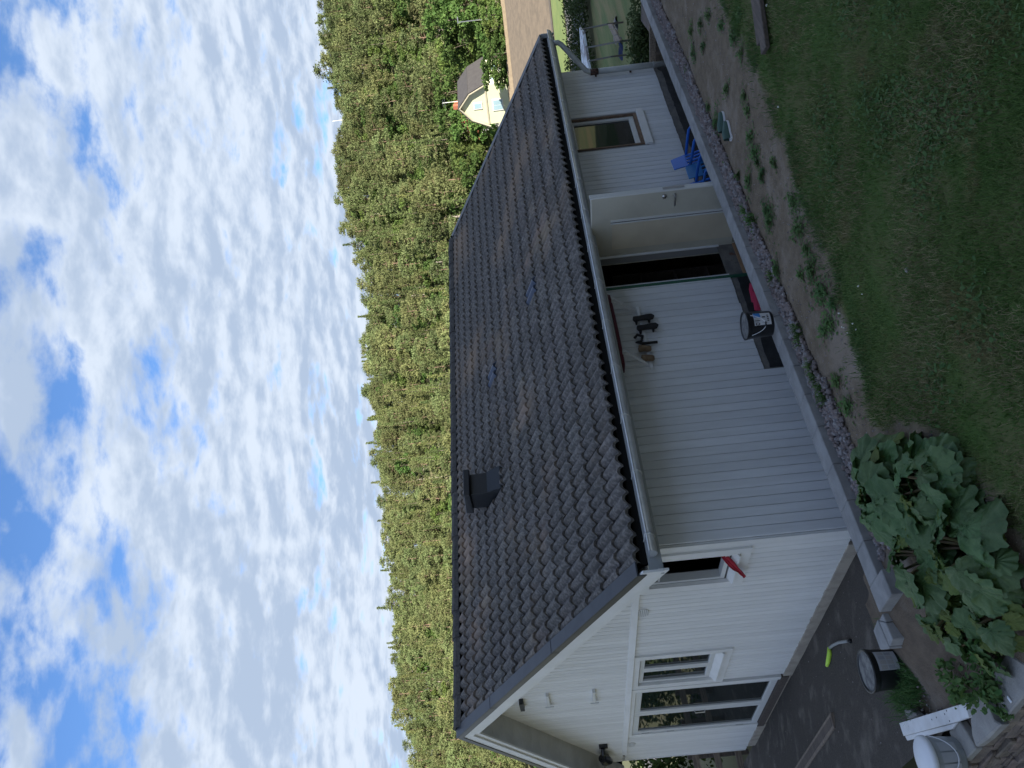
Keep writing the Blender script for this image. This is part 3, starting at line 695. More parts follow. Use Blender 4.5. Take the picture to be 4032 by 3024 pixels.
# lawn / earth sheet
def lawn_edge(x):    # y of the border between earth (towards the wall) and lawn
    return float(np.interp(x, [-2.2, -1.0, -0.5, -0.2, 0.03, 0.25, 0.76, 0.97, 1.36, 2.06, 2.44, 2.81, 3.4, 4.0, 4.95, 9], [-3.1, -2.9, -2.45, -2.1, -2.24, -2.36, -2.31, -2.61, -2.58, -2.70, -2.84, -2.83, -2.95, -2.96, -3.0, -3.1]))
def m_yard():
    m = bpy.data.materials.new('yard_ground'); m.use_nodes = True; nt = m.node_tree; N = nt.nodes; L = nt.links; b = N['Principled BSDF']; b.inputs['Roughness'].default_value = 1.0
    b.inputs['Specular IOR Level'].default_value = 0.15
    tc = N.new('ShaderNodeTexCoord')
    def ns(s, d=6):
        n = N.new('ShaderNodeTexNoise'); n.inputs['Scale'].default_value = s; n.inputs['Detail'].default_value = d; n.inputs['Roughness'].default_value = 0.62; L.new(tc.outputs['Object'], n.inputs[0]); return n.outputs[0]
    def mr(s, a, c):
        r = N.new('ShaderNodeMapRange'); r.interpolation_type = 'SMOOTHSTEP'; L.new(s, r.inputs[0]); r.inputs[1].default_value = a; r.inputs[2].default_value = c; return r.outputs[0]
    def mx(f, a, c):
        x = N.new('ShaderNodeMix'); x.data_type = 'RGBA'; L.new(f, x.inputs[0])
        for i, v in ((6, a), (7, c)):
            if isinstance(v, tuple): x.inputs[i].default_value = (*v, 1)
            else: L.new(v, x.inputs[i])
        return x.outputs[2]
    e = mx(mr(ns(9), .35, .65), (0.188, 0.150, 0.108), (0.142, 0.113, 0.082)); e = mx(mr(ns(1.3), .5, .65), e, (0.235, 0.195, 0.155)); e = mx(mr(ns(70, 2), .66, .70), e, (0.30, 0.27, 0.24))
    at = N.new('ShaderNodeAttribute'); at.attribute_name = 'grass'
    g = mx(mr(ns(3), .35, .65), (0.066, 0.112, 0.030), (0.112, 0.118, 0.050))
    c = mx(at.outputs['Fac'], e, g)
    L.new(c, b.inputs['Base Color'])
    bp = N.new('ShaderNodeBump'); bp.inputs['Strength'].default_value = 0.7; bp.inputs['Distance'].default_value = 0.02; L.new(ns(45), bp.inputs['Height']); L.new(bp.outputs[0], b.inputs['Normal'])
    return m
YX = np.linspace(-2.12, 14.0, 150); YY = np.linspace(-7.6, WO+0.02, 80)
P = [[(x, y, yard_z(x, y)) for y in YY] for x in YX]
yo = MB().grid(P).build('yard_ground', m_yard(), smooth=True); tag(yo, kind='structure')
ga = yo.data.attributes.new('grass', 'FLOAT', 'POINT')
def grassiness(x, y):
    e = lawn_edge(x)+0.15*nz(x*2.1, y*2.1, 4)+0.09*nz(x*6, y*6, 9)
    return 1.0-sstep((y-e+0.05)/0.16)
ga.data.foreach_set('value', [grassiness(x, y) for x in YX for y in YY])
# soil bed that slopes down to the end of the wall
P = []
for x in np.linspace(-2.08, -0.9, 20):
    row = []
    for k_, y in enumerate(np.linspace(-1.80, -0.28, 22)):
        row.append((x, y, yard_z(x, min(y, -1.64))+(-0.03 if k_ == 0 else 0.005)+0.010*nz(x*5, y*5)-0.17*sstep((y+0.95)/0.6)*sstep((x+2.3)/0.5)))
    P.append(row)
tag(MB().grid(P).build('soil_bed', m_soil, smooth=True), kind='structure')
# asphalt
P = []
for x in np.linspace(-2.05, 0.02, 22):
    P.append([(x, y, asph_z(x, y)-(0.25 if (y < -0.35 and x < -1.35) else 0)) for y in np.linspace(-1.5, 13, 90)])
tag(MB().grid(P).build('asphalt', m_asph, smooth=True), kind='structure')
P = [[(x, y, asph_z(x, y)-0.01) for y in np.linspace(-1.6, 0.0, 6)] for x in np.linspace(0.0, 9.8, 30)]
tag(MB().grid(P).build('side_passage', m_asph, smooth=True), kind='structure')
P = [[(x, y, -0.62+0.03*nz(x, y)) for y in np.linspace(-7.9, 10, 30)] for x in np.linspace(-12, -2.0, 20)]
tag(MB().grid(P).build('lower_garden', m_soil, smooth=True), kind='structure')

rw = empty('retaining_wall', (0, WO, 0), 0, 'low grey concrete retaining wall between gravel strip and side of garage', 'wall')
def wall_block(x0, x1, y0, y1, zt=ZW, zb=-0.5):
    mb = MB().box(x0+0.002, x1-0.002, y0, y1, zb, zt)
    o = mb.build('wall_block', m_conc, None, bevel=0.006); o.parent = rw; o.location = (0, -WO, 0); return o
edges = [-1.10, -0.80, -0.43, -0.07, 0.33, 0.70, 1.05, 1.40, 1.72, 2.08, 2.44, 2.80, 3.16, 3.53, 3.9, 4.39, 5.0, 5.6, 6.24, 7.04, 7.9, 8.57, 9.3, 10.1, 11.0, 12.0, 13.0]
for a_, b_ in zip(edges[:-1], edges[1:]): wall_block(a_, b_, WO, WI, ZW+random.uniform(-0.003, 0.003))
wall_block(-1.31, -1.102, -1.42, -1.10, ZW+0.004)
# end blocks that step towards the bed
def poly_block(pts, zt, zb, name='wall_block', parent=rw, m=m_conc, off=WO):
    mb = MB().prism([(p[0], p[1]) for p in pts], zb, zt); o = mb.build(name, m, None, bevel=0.006); o.parent = parent
    o.location = (0, -off, 0); return o
Z5 = 0.2712
def z5(a, b, z): return pz(3300+a*Z5, 2300+b*Z5, z)
for pts in ([(590, 525), (640, 425), (688, 552)], [(588, 535), (686, 560), (788, 800), (745, 905)], [(566, 515), (508, 672), (612, 955), (735, 945), (738, 910)]):
    q_ = [z5(a, b, 0.50) for a, b in pts]
    ar = sum(q_[i][0]*q_[(i+1) % len(q_)][1]-q_[(i+1) % len(q_)][0]*q_[i][1] for i in range(len(q_)))
    if ar < 0: q_ = q_[::-1]
    poly_block(q_, 0.50, -0.1)

# gravel strip (loose stones along the wall)
def ico():
    t = (1+5**.5)/2
    V = np.array([(-1,t,0),(1,t,0),(-1,-t,0),(1,-t,0),(0,-1,t),(0,1,t),(0,-1,-t),(0,1,-t),(t,0,-1),(t,0,1),(-t,0,-1),(-t,0,1)], float); V /= np.linalg.norm(V[0])
    F = np.array([(0,11,5),(0,5,1),(0,1,7),(0,7,10),(0,10,11),(1,5,9),(5,11,4),(11,10,2),(10,7,6),(7,1,8),(3,9,4),(3,4,2),(3,2,6),(3,6,8),(3,8,9),(4,9,5),(2,4,11),(6,2,10),(8,6,7),(9,8,1)])
    return V, F
IV, IF = ico()
def rotm(n):
    q = rng.normal(size=(n, 4)); q /= np.linalg.norm(q, axis=1)[:, None]; w, x, y, z = q.T
    return np.stack([np.stack([1-2*(y*y+z*z), 2*(x*y-w*z), 2*(x*z+w*y)], -1), np.stack([2*(x*y+w*z), 1-2*(x*x+z*z), 2*(y*z-w*x)], -1), np.stack([2*(x*z-w*y), 2*(y*z+w*x), 1-2*(x*x+y*y)], -1)], 1)
def scatter_stones(pts, smin, smax, sink=0.3):
    n = len(pts); Rm = rotm(n); s = rng.uniform(smin, smax, n); sc = rng.uniform(0.55, 1.15, (n, 1, 3))
    V = (IV[None]*sc*rng.uniform(0.8, 1.2, (n, 12, 1)))@Rm.transpose(0, 2, 1)*s[:, None, None]+np.asarray(pts)[:, None, :]
    F = IF[None]+(np.arange(n)*12)[:, None, None]
    return V.reshape(-1, 3), F.reshape(-1, 3)
pts = []
for _ in range(8600):
    x = random.uniform(-1.0, 10.5); wdt = 0.28+0.05*nz(x*1.3, 5)+(0.06 if x < 0.6 else 0)
    y = WO-0.012-wdt*random.random()**1.15
    if random.random() < 0.25 and nz(x*3, y*3, 2) > 0.05: continue
    pts.append((x, y, yard_z(x, y)+random.uniform(0.004, 0.034)))
V, F = scatter_stones(pts, 0.014, 0.030)
tag(link('gravel', arrmesh('gravel', V, F, m_gravel)), 'strip of broken pinkish grey gravel lying along the concrete wall', 'gravel', kind='stuff')
pts = []
for _ in range(900):
    x = random.uniform(-1.8, 8); y = random.uniform(lawn_edge(x), WO-0.25); pts.append((x, y, yard_z(x, y)))
for _ in range(140):
    x = random.uniform(-2.0, -1.3); y = random.uniform(-1.3, -0.4); pts.append((x, y, 0.28))
for _ in range(110):
    x = random.uniform(-1.9, -0.05); y = random.uniform(0.2, 6.5); pts.append((x, y, asph_z(x, y)))
V, F = scatter_stones(pts, 0.004, 0.011)
tag(link('pebbles', arrmesh('pebbles', V, F, m_gravel)), 'tiny pale pebbles and chips scattered over bare earth and asphalt', 'pebbles', kind='stuff')

# ------------------------------------------------------------------ grass
def blades(P, h, w, lean, m, name, label, cat='grass'):
    P = np.asarray(P); n = len(P); a = rng.uniform(0, 2*np.pi, n); H = rng.uniform(h[0], h[1], n); Wd = rng.uniform(w[0], w[1], n)
    la = rng.uniform(0, 2*np.pi, n); le = rng.uniform(lean[0], lean[1], n)*H
    dx = np.stack([np.cos(a), np.sin(a), np.zeros(n)], 1)*Wd[:, None]/2; ln = np.stack([np.cos(la), np.sin(la), np.zeros(n)], 1)
    up = np.array([0, 0, 1.0])
    mid = P+ln*(le*0.35)[:, None]+up*(H*0.6)[:, None]; tip = P+ln*le[:, None]+up*(H*np.sqrt(np.maximum(1-(le/H)**2*0.7, 0.05)))[:, None]
    V = np.stack([P-dx, P+dx, mid+dx*0.8, mid-dx*0.8, tip], 1).reshape(-1, 3)
    b = (np.arange(n)*5)[:, None]
    F = np.concatenate([b+np.array([[0, 1, 2]]), b+np.array([[0, 2, 3]]), b+np.array([[3, 2, 4]])], 0)
    return tag(link(name, arrmesh(name, V, F, m)), label, cat, kind='stuff')
def lawn_points(n, dens):
    out = []
    # dense near the camera, thinner away; only the stretch that can be seen from hereabouts
    while len(out) < n:
        x = random.uniform(-2.0, 9.5); y = random.uniform(-6.6, -1.4)
        f, l = fwlat(x, y)
        if f < 2.6 or abs(l) > 0.62*f+1.0: continue
        if random.random() > min(1.0, (4.6/f)**1.3): continue
        g = grassiness(x, y)
        if random.random() > g: continue
        if random.random() > dens(x, y): continue
        out.append((x, y, yard_z(x, y)-0.004))
    return out
gp = lawn_points(105000, lambda x, y: 0.45+0.55*sstep((nz(x*1.1, y*1.1, 3)+0.35)/0.5))
blades(gp, (0.022, 0.062), (0.0035, 0.0075), (0.3, 0.93), m_grass, 'lawn_grass', 'short worn green grass of the sloping lawn above the earth strip')
gp = lawn_points(26000, lambda x, y: sstep((nz(x*1.3, y*1.3, 8)+0.15)/0.5))
blades(gp, (0.03, 0.075), (0.002, 0.004), (0.6, 0.97), m_grassd, 'dry_grass', 'dry straw coloured blades lying in the lawn')
# denser rim of the lawn
rim = []
while len(rim) < 9000:
    x = random.uniform(-0.2, 9); y = lawn_edge(x)-abs(random.gauss(0, 0.17))+0.05+(abs(random.gauss(0, 0.12)) if random.random() < 0.22 else 0)
    if nz(x*2.5, y*2.5, 6) < -0.15: continue
    rim.append((x, y, yard_z(x, y)))
blades(rim, (0.03, 0.065), (0.003, 0.006), (0.3, 0.9), m_weed, 'rim_grass', 'thicker green rim of grass where the lawn meets bare earth')
# clover patches
pts = []
for _ in range(16):
    cx, cy = random.uniform(-0.9, 2.5), random.uniform(-5.0, -3.0)
    for _ in range(130):
        x, y = random.gauss(cx, 0.13), random.gauss(cy, 0.13); pts.append((x, y, yard_z(x, y)+random.uniform(0.012, 0.04)))
def leafcards(P, s, m, name, label, tilt=0.5, cat='plants'):
    P = np.asarray(P); n = len(P); a = rng.uniform(0, 2*np.pi, n); S_ = rng.uniform(s[0], s[1], n); V = []
    t1 = rng.normal(0, tilt, n); t2 = rng.normal(0, tilt, n)
    ux = np.stack([np.cos(a), np.sin(a), t1], 1); ux /= np.linalg.norm(ux, axis=1)[:, None]; uy = np.stack([-np.sin(a), np.cos(a), t2], 1); uy /= np.linalg.norm(uy, axis=1)[:, None]
    c = [(-1, 0), (-0.45, -0.6), (0.4, -0.55), (1, 0), (0.4, 0.55), (-0.45, 0.6)]
    V = np.stack([P+ux*(S_*i)[:, None]+uy*(S_*j)[:, None] for i, j in c], 1).reshape(-1, 3)
    F = (np.arange(n)*6)[:, None]+np.arange(6)[None]
    o = link(name, arrmesh(name, V, F, m)); return o
tag(leafcards(pts, (0.009, 0.02), m_weed, 'clover', ''), 'patches of dark clover and plantain leaves in the lawn', 'clover', kind='stuff')

# weed clumps on the earth strip
weed_px = [(2760, 95), (2790, 60), (2730, 210), (2700, 260), (2770, 180), (2660, 200), (2840, 100), (2920, 210), (2915, 60), (2930, 380), (2945, 430), (2860, 350), (2790, 420), (2820, 480), (2955, 540), (2970, 600), (2980, 640), (3020, 830), (3030, 870), (2910, 690), (2950, 710), (3000, 690),
           (3130, 790), (3150, 900), (3180, 980), (3200, 1060), (3240, 1150), (3280, 1200), (3270, 1270), (3160, 1080), (3250, 1300), (2940, 850), (2970, 900), (3060, 1060), (3140, 1330), (3200, 1480), (3220, 1560), (3300, 1500), (3240, 1700), (2860, 640), (3340, 1600), (2720, 120), (2890, 150), (3045, 640)]
def weed(loc, s, n, label):
    e = empty('weed_clump', loc, random.uniform(0, 6.28), label, 'weed', 'weeds growing on the bare earth strip')
    mb = MB()
    for k in range(n):
        a = random.uniform(0, 6.28); r = s*min(1.9, abs(random.gauss(0, 0.62))); x, y = r*math.cos(a)*1.35, r*math.sin(a)*0.8; L_ = random.uniform(0.018, 0.04); z = random.uniform(0.005, 0.05)*max(0.15, 1-0.6*r/s)
        b = random.uniform(0, 6.28); c, sn = math.cos(b), math.sin(b); tl = random.uniform(-0.4, 0.9)
        q = [(0, 0), (0.35, -0.3), (0.75, -0.22), (1, 0), (0.75, 0.22), (0.35, 0.3)]
        mb.add([(x+L_*(i*c-j*sn), y+L_*(i*sn+j*c), z+L_*i*tl*0.6+L_*0.2*abs(j)) for i, j in q], [(0, 1, 2, 3, 4, 5)])
    mb.build('foliage', m_weed, e)
for i, (x, y) in enumerate(weed_px):
    p = pz(x, y, 0.46); big = 0.05+0.09*random.random()
    if i in (13, 22, 23, 25, 26): big = 0.17
    weed((p[0], p[1], yard_z(p[0], p[1])-0.004), big, int(60+900*big*big*8), ('broad ' if big > 0.11 else 'small ')+'leafy green weed clump on the bare earth '+('beside the gravel strip' if p[1] > -1.85 else ('near the lawn rim' if p[1] < lawn_edge(p[0])+0.45 else 'midway between gravel and lawn')))
for i, (x, y) in enumerate([(3146, 1298), (3155, 1335), (3195, 1440), (3212, 1480), (3236, 1525), (3250, 1565), (2937, 828), (2962, 862), (3040, 1090)]):
    p = pz(x, y, 0.47)
    t_ = []
    e = empty('grass_tuft', (p[0], p[1], yard_z(p[0], p[1])-0.004), 0, 'ragged tuft of long grass growing out of the gravel by the wall', 'grass tuft', 'grass tufts in the gravel')
    mb = MB()
    for k in range(70):
        a = random.uniform(0, 6.28); r = 0.07*random.random(); x0, y0 = r*math.cos(a), r*math.sin(a)*0.8; b = random.uniform(0, 6.28); h = random.uniform(0.05, 0.13); l = random.uniform(0.3, 0.9)*h
        w = 0.005; dx, dy = -math.sin(b)*w, math.cos(b)*w
        mb.add([(x0-dx, y0-dy, 0), (x0+dx, y0+dy, 0), (x0+l*0.4*math.cos(b)+dx, y0+l*0.4*math.sin(b)+dy, h*0.6), (x0+l*0.4*math.cos(b)-dx, y0+l*0.4*math.sin(b)-dy, h*0.6), (x0+l*math.cos(b), y0+l*math.sin(b), h*0.85)], [(0, 1, 2, 3), (3, 2, 4)])
    mb.build('foliage', m_weed, e)
# grass by the lower bucket
gp = []
for _ in range(1500):
    q_ = pz(3400+random.gauss(620, 90)*0.2857, 2550+random.gauss(560, 170)*0.2857, 0.25); gp.append((q_[0], q_[1], 0.235))
for _ in range(300):
    q_ = z5(random.gauss(830, 70), random.gauss(560, 110), 0.27); gp.append((q_[0], q_[1], 0.26))
blades(gp, (0.06, 0.17), (0.003, 0.006), (0.4, 0.95), m_weed, 'edge_grass', 'dark tufted grass along the edging stones by the lower black bucket')
tag(link('clover_flowers', arrmesh('clover_flowers', *scatter_stones([(x, y, yard_z(x, y)+0.03) for x, y in [(pz(a, b, 0.47)[0], pz(a, b, 0.47)[1]) for a, b in ((3382, 1126), (3397, 1158), (3308, 1233), (3320, 1287), (3327, 1289), (3360, 1274), (3070, 420), (3025, 20), (3373, 1297), (3340, 1310))]], 0.008, 0.014), m_stub)), 'tiny white clover flowers dotted in the grass rim', 'flowers', kind='stuff')
q_ = pz(3568, 1064, 0.47); V, F = scatter_stones([(q_[0], q_[1], yard_z(q_[0], q_[1])+0.012)], 0.019, 0.021)
tag(link('pale_stone', arrmesh('pale_stone', V, F, m_flag)), 'single pale stone lying in the middle of the lawn', 'stone')

# ------------------------------------------------------------------ rhubarb
def leaf_me(name, m, seed, L_=0.34, Wd=0.30):
    """heart shaped leaf with lobes, sunken veins and a ruffled rim; petiole at the origin, tip along +X"""
    r = random.Random(seed); mb = MB(); nt, nr = 54, 7; ph, p2 = r.uniform(0, 6), r.uniform(0, 6); droop = r.uniform(0.3, 1.0); fold = r.uniform(-0.1, 0.35)
    veins = [0, 0.42, -0.42, 0.95, -0.95, 1.6, -1.6]
    P = []
    for i in range(nt+1):
        th = -math.pi+2*math.pi*i/nt; ct = math.cos(th)
        R_ = 0.335+0.225*ct+0.13*math.sin(th)**2*(0.5-0.5*ct)*1.5
        R_ *= 1+0.055*math.sin(5*th+ph)+0.06*math.sin(11*th+p2)+0.03*math.sin(19*th+ph)
        row = []
        for k in range(nr+1):
            q = k/nr; rr = R_*q*L_/0.50; x, y = rr*math.cos(th), rr*math.sin(th)*Wd/0.30*0.92
            z = -droop*x*abs(x)*0.9-0.6*y*y-fold*abs(y)
            for v_ in veins: z -= 0.020*L_/0.34*q**0.7*math.exp(-((th-v_)/0.10)**2)
            z += L_*(0.055*q**2*math.sin(6*th+ph)+0.05*q**3*math.sin(13*th+p2)+0.018*math.sin(9*q*3+7*th))
            row.append((x, y, z))
        P.append(row)
    mb.grid(P); return mb.mesh(name, m, True)
LEAVES = [leaf_me('rhubarb_leaf', m_rhub, s, random.uniform(0.26, 0.36), random.uniform(0.26, 0.36)) for s in range(9)]
LEAVESY = [leaf_me('rhubarb_leaf', m_rhuby, s+40, random.uniform(0.22, 0.30), random.uniform(0.20, 0.28)) for s in range(5)]
def rhubarb(cx, cy, n, rad_, hgt, sc, label, seed, yfrac=0.25):
    r = random.Random(seed); cz = yard_z(cx, cy)
    e = empty('rhubarb_plant', (cx, cy, cz-0.01), 0, label, 'rhubarb')
    st = MB()
    for k in range(n):
        a = 2.4*k+r.uniform(-0.4, 0.4); t = (k+0.5)/n; R_l = rad_*(0.25+0.75*math.sqrt(t)); h = hgt*(1.05-0.55*t)*r.uniform(0.8, 1.15)
        x, y = R_l*math.cos(a), R_l*math.sin(a)
        me = r.choice(LEAVESY) if r.random() < yfrac else r.choice(LEAVES)
        s = sc*r.uniform(0.65, 1.15)
        dn = r.uniform(0.15, 0.75)*(0.5+t)
        o = link('leaf', me, e, (x*0.8, y*0.8, h), (r.uniform(-0.5, 0.5), dn, a+r.uniform(-0.5, 0.5)), (s, s, s)); o.rotation_mode = 'XYZ'
        st.tube([(x*0.1, y*0.1, 0), (x*0.45, y*0.45, h*0.6), (x*0.8, y*0.8, h-0.005)], [0.013, 0.011, 0.008], 6)
    st.build('stalks', m_stalk, e)
rhubarb(-0.86, -2.10, 42, 0.40, 0.30, 0.60, 'tall grey green rhubarb with broad leaves hanging over the gravel strip', 3, 0.3)
rhubarb(-1.12, -2.62, 32, 0.32, 0.24, 0.56, 'wide rhubarb with one pale round leaf, beside the open lawn', 5, 0.15)
rhubarb(-1.36, -2.12, 32, 0.36, 0.24, 0.54, 'rhubarb with curled pale leaf edges behind the soil bed', 9, 0.35)
rhubarb(-1.58, -2.62, 34, 0.36, 0.24, 0.54, 'dense low rhubarb growing between the lawn and the flagstones', 12, 0.3)
rhubarb(-1.88, -2.42, 20, 0.26, 0.20, 0.45, 'small yellowish rhubarb close to the largest flagstone', 15, 0.55)

rhubarb(-1.62, -1.88, 22, 0.28, 0.20, 0.48, 'low leafy rhubarb spreading over the bare soil bed', 21, 0.5)
rhubarb(-1.86, -2.02, 20, 0.24, 0.18, 0.42, 'small green rhubarb between the soil bed and the notched flagstone', 24, 0.6)

# ------------------------------------------------------------------ flagstones and dry stone wall
Z6 = 0.2857
def z6(a, b, z): return pz(3400+a*Z6, 2550+b*Z6, z)
ZF = 0.285
sw = empty('dry_stone_wall', (-2.3, -1.2, -0.6), 0, 'rough dry stone wall of thin courses under the flagstones', 'stone wall')
def flag(pts, z, label, cat='flagstone'):
    q_ = [z6(a, b, z) for a, b in pts]; ar = sum(q_[i][0]*q_[(i+1) % len(q_)][1]-q_[(i+1) % len(q_)][0]*q_[i][1] for i in range(len(q_)))
    if ar < 0: q_ = q_[::-1]
    mb = MB().prism([(p[0], p[1]) for p in q_], z-0.06, [z+random.uniform(-0.006, 0.006) for _ in q_]); o = mb.build('flagstone', m_flag, bevel=0.008)
    return tag(o, label, cat)
flag([(525, 765), (745, 935), (690, 985), (600, 1000)], ZF-0.01, 'small triangular flagstone at the asphalt edge beside grass')
flag([(700, 1265), (830, 1225), (1130, 1750), (930, 1900)], ZF-0.005, 'long narrow edging flagstone under the translucent bucket')
flag([(1185, 1150), (1315, 1010), (1535, 1400), (1375, 1575), (1300, 1500)], ZF, 'flagstone between the white metal strip and the stone wall')
flag([(1455, 765), (1612, 608), (1690, 760), (1740, 870), (1790, 1000), (1905, 1060), (1690, 1270), (1545, 1372), (1490, 1200)], ZF+0.005, 'pale flagstone with a notched edge where weeds grow')
flag([(1785, 350), (1960, 75), (2330, 300), (2300, 560), (1900, 1022), (1830, 700)], ZF+0.01, 'largest pale flagstone beside the rhubarb, a white chip on it')
flag([(440, 540), (500, 525), (565, 740), (530, 755)], ZF-0.012, 'thin grey edging stone at the foot of the lower black bucket')
q_ = z6(2000, 715, ZF+0.02)
tag(MB().box(-0.02, 0.02, -0.01, 0.01, 0, 0.006).build('white_chip', m_lid, None, (q_[0], q_[1], ZF+0.012), (0, 0, 0.4)), 'small white chip lying on the largest flagstone', 'chip')
A0 = z6(1250, 1800, ZF-0.06); B0 = z6(2400, 420, ZF-0.06)
dv = Vector((B0[0]-A0[0], B0[1]-A0[1], 0)); Lw = dv.length; dv.normalize(); nv_ = Vector((dv.y, -dv.x, 0))
if nv_.x > 0: nv_ = -nv_
z = ZF-0.062; row = 0
while z > -0.62:
    h = random.uniform(0.045, 0.085); s = -0.4+random.uniform(-0.2, 0)
    while s < Lw+0.5:
        l = random.uniform(0.14, 0.42); dpt = random.uniform(0.005, 0.05)
        c0 = Vector((A0[0], A0[1], 0))+dv*s; P = []
        for zz in (z-h+0.006, z-0.004):
            for i, (ss, nn) in enumerate(((0.004, dpt), (l-0.006, dpt+random.uniform(-0.012, 0.012)), (l-0.006, -0.2), (0.004, -0.2))):
                p = c0+dv*ss+nv_*(nn); P.append((p.x+2.3, p.y+1.2, zz+0.6+random.uniform(-0.006, 0.006)))
        mb = MB().hexa(P); o = mb.build('stone', m_stone, sw, bevel=0.008)
        s += l
    z -= h
# plants at the foot of the stone wall
def bush(name, loc, size, n, ls, m, label, cat, group=None, stem=True, parent=None, lobes=6):
    e = empty(name, loc, 0, label, cat, group)
    c = []
    lob = [(rng.normal(0, 0.45, 3)*np.array(size)*0.6, rng.uniform(0.45, 0.8)) for _ in range(lobes)]
    for k in range(n):
        o_, s_ = lob[k % lobes]; d = rng.normal(size=3); d /= np.linalg.norm(d); p = o_+d*np.array(size)*0.5*s_*rng.uniform(0.55, 1.0)**0.6
        c.append((p[0], p[1], max(p[2]+size[2]*0.55, 0.02)))
    o = leafcards(np.array(c), ls, m, 'foliage', '', tilt=0.9); o.parent = e
    if stem:
        mb = MB()
        for k in range(4):
            a = rng.uniform(0, 6.28); mb.tube([(0, 0, 0), (0.2*size[0]*math.cos(a), 0.2*size[1]*math.sin(a), size[2]*0.35), (0.35*size[0]*math.cos(a), 0.35*size[1]*math.sin(a), size[2]*0.7)], [0.02*size[2], 0.014*size[2], 0.006*size[2]], 5)
        mb.build('stem', m_bark, e)
    return e
for (a, b, z, s) in ((2090, 1420, -0.25, 0.30), (2150, 1600, -0.3, 0.34), (1580, 1620, -0.1, 0.12), (2180, 1180, -0.25, 0.26)):
    p = z6(a, b, z); bush('garden_shrub', (p[0]-0.12, p[1]-0.1, -0.60), (s, s, 0.62), 420, (0.012, 0.03), m_leafd, 'leafy green shrub growing at the foot of the dry stone wall', 'shrub', 'shrubs below the stone wall')
for (a, b, s) in ((1300, 420, 0.16), (1600, 480, 0.16), (1560, 560, 0.14), (1800, 120, 0.18), (1250, 640, 0.10), (1760, 640, 0.10), (1850, 930, 0.07)):
    p = z6(a, b, 0.33); bush('bed_weed', (p[0], p[1], 0.24), (s*1.6, s*1.6, s*1.1), 130, (0.012, 0.032), m_weed, 'lush green weeds between the flagstones and the rhubarb', 'weed', 'weeds by the flagstones', stem=False)

# ------------------------------------------------------------------ things lying about
def bucket(name, loc, r, h, label, rz, m_body, lid_m):
    e = empty(name, loc, rz, label, 'bucket')
    MB().lathe([(0, 0), (r*0.86, 0.0), (r*0.9, 0.01), (r*0.97, h*0.8), (r*0.985, h*0.85), (r*1.0, h*0.86), (r*1.0, h)], 32).build('body', m_body, e, smooth=True)
    MB().lathe([(r*0.9, h*0.955), (r*0.93, h*1.0), (r*1.03, h*1.01), (r*1.035, h*0.95), (r*1.0, h*0.94)], 32).build('rim', m_body, e, smooth=True)
    MB().lathe([(0, h*0.975), (r*0.5, h*0.97), (r*0.93, h*0.97)], 32).build('lid', lid_m, e, smooth=True)
    return e
def on_cyl(e, name, r, a0, a1, z0, z1, m, off=0.002, n=10, taper=0.0):
    P = [[((r+off+taper*z)*math.cos(a0+(a1-a0)*i/n), (r+off+taper*z)*math.sin(a0+(a1-a0)*i/n), z) for z in (z0, z1)] for i in range(n+1)]
    return MB().grid(P).build(name, m, e, smooth=True)
pb = pz(3042, 1238, ZW); dirc = math.atan2(CAM[1]-pb[1], CAM[0]-pb[0])
hb, rb = 0.265, 0.142
b1 = bucket('paint_bucket', (pb[0], WO+0.115, ZW), rb, hb, 'black paint bucket with printed white label standing on the concrete wall', dirc, m_blackp, m_dust)
tp = rb*0.1/hb
lab = on_cyl(b1, 'label', rb*0.90, -0.05, 0.95, 0.03, 0.20, m_paper, 0.004, 10, tp)
for (a0, a1, z0, z1, m) in ((0.55, 0.93, 0.13, 0.197, m_inkb), (-0.02, 0.12, 0.145, 0.19, m_ink), (0.02, 0.09, 0.155, 0.18, m_paper), (0.16, 0.22, 0.15, 0.195, m_fgrey), (0.26, 0.31, 0.14, 0.195, m_ink), (0.34, 0.37, 0.15, 0.195, m_fgrey), (0.42, 0.45, 0.12, 0.195, m_fgrey),
                            (0.22, 0.30, 0.05, 0.068, m_ink), (0.36, 0.44, 0.05, 0.068, m_ink), (0.50, 0.58, 0.05, 0.068, m_ink), (0.64, 0.72, 0.05, 0.068, m_ink), (0.50, 0.60, 0.085, 0.115, m_black), (0.10, 0.13, 0.07, 0.12, m_fgrey)):
    k = on_cyl(b1, 'print', rb*0.90, a0, a1, z0, z1, m, 0.0055 if m is not m_paper else 0.007, 3, tp); k.parent = lab
MB().tube([((rb+0.006+0.02*math.sin(math.pi*t))*math.cos(-0.75+1.5*t), (rb+0.006+0.02*math.sin(math.pi*t))*math.sin(-0.75+1.5*t), 0.225-0.13*math.sin(math.pi*t)) for t in np.linspace(0, 1, 12)], 0.003, 5).build('wire_handle', m_lid, b1)
MB().tube([((rb+0.028)*math.cos(t), (rb+0.028)*math.sin(t), 0.098) for t in np.linspace(-0.15, 0.15, 4)], 0.008, 6).build('grip', m_blackp, b1)

p2 = pz(3545, 2630, 0.24)
q2 = (-1.46, -0.24, 0.13)
b2 = bucket('mortar_bucket', (p2[0], p2[1], 0.225), 0.168, 0.295, 'large black bucket with a grey paper table, standing at the edge of the asphalt', math.atan2(CAM[1]-p2[1], CAM[0]-p2[0]), m_blackp, m_dust)
lab = on_cyl(b2, 'paper_sheet', 0.168*0.9, -0.05, 0.95, 0.08, 0.245, m_paperg, 0.005, 10, 0.168*0.1/0.295)
for i in range(4):
    for j in range(2):
        k = on_cyl(b2, 'print', 0.168*0.9, 0.0+0.23*i, 0.19+0.23*i, 0.115+0.06*j, 0.165+0.06*j, m_fgrey if (i+j) % 3 else mat('print_grey', (0.30, 0.31, 0.33), rough=0.7), 0.0065, 4, 0.168*0.1/0.295); k.parent = lab

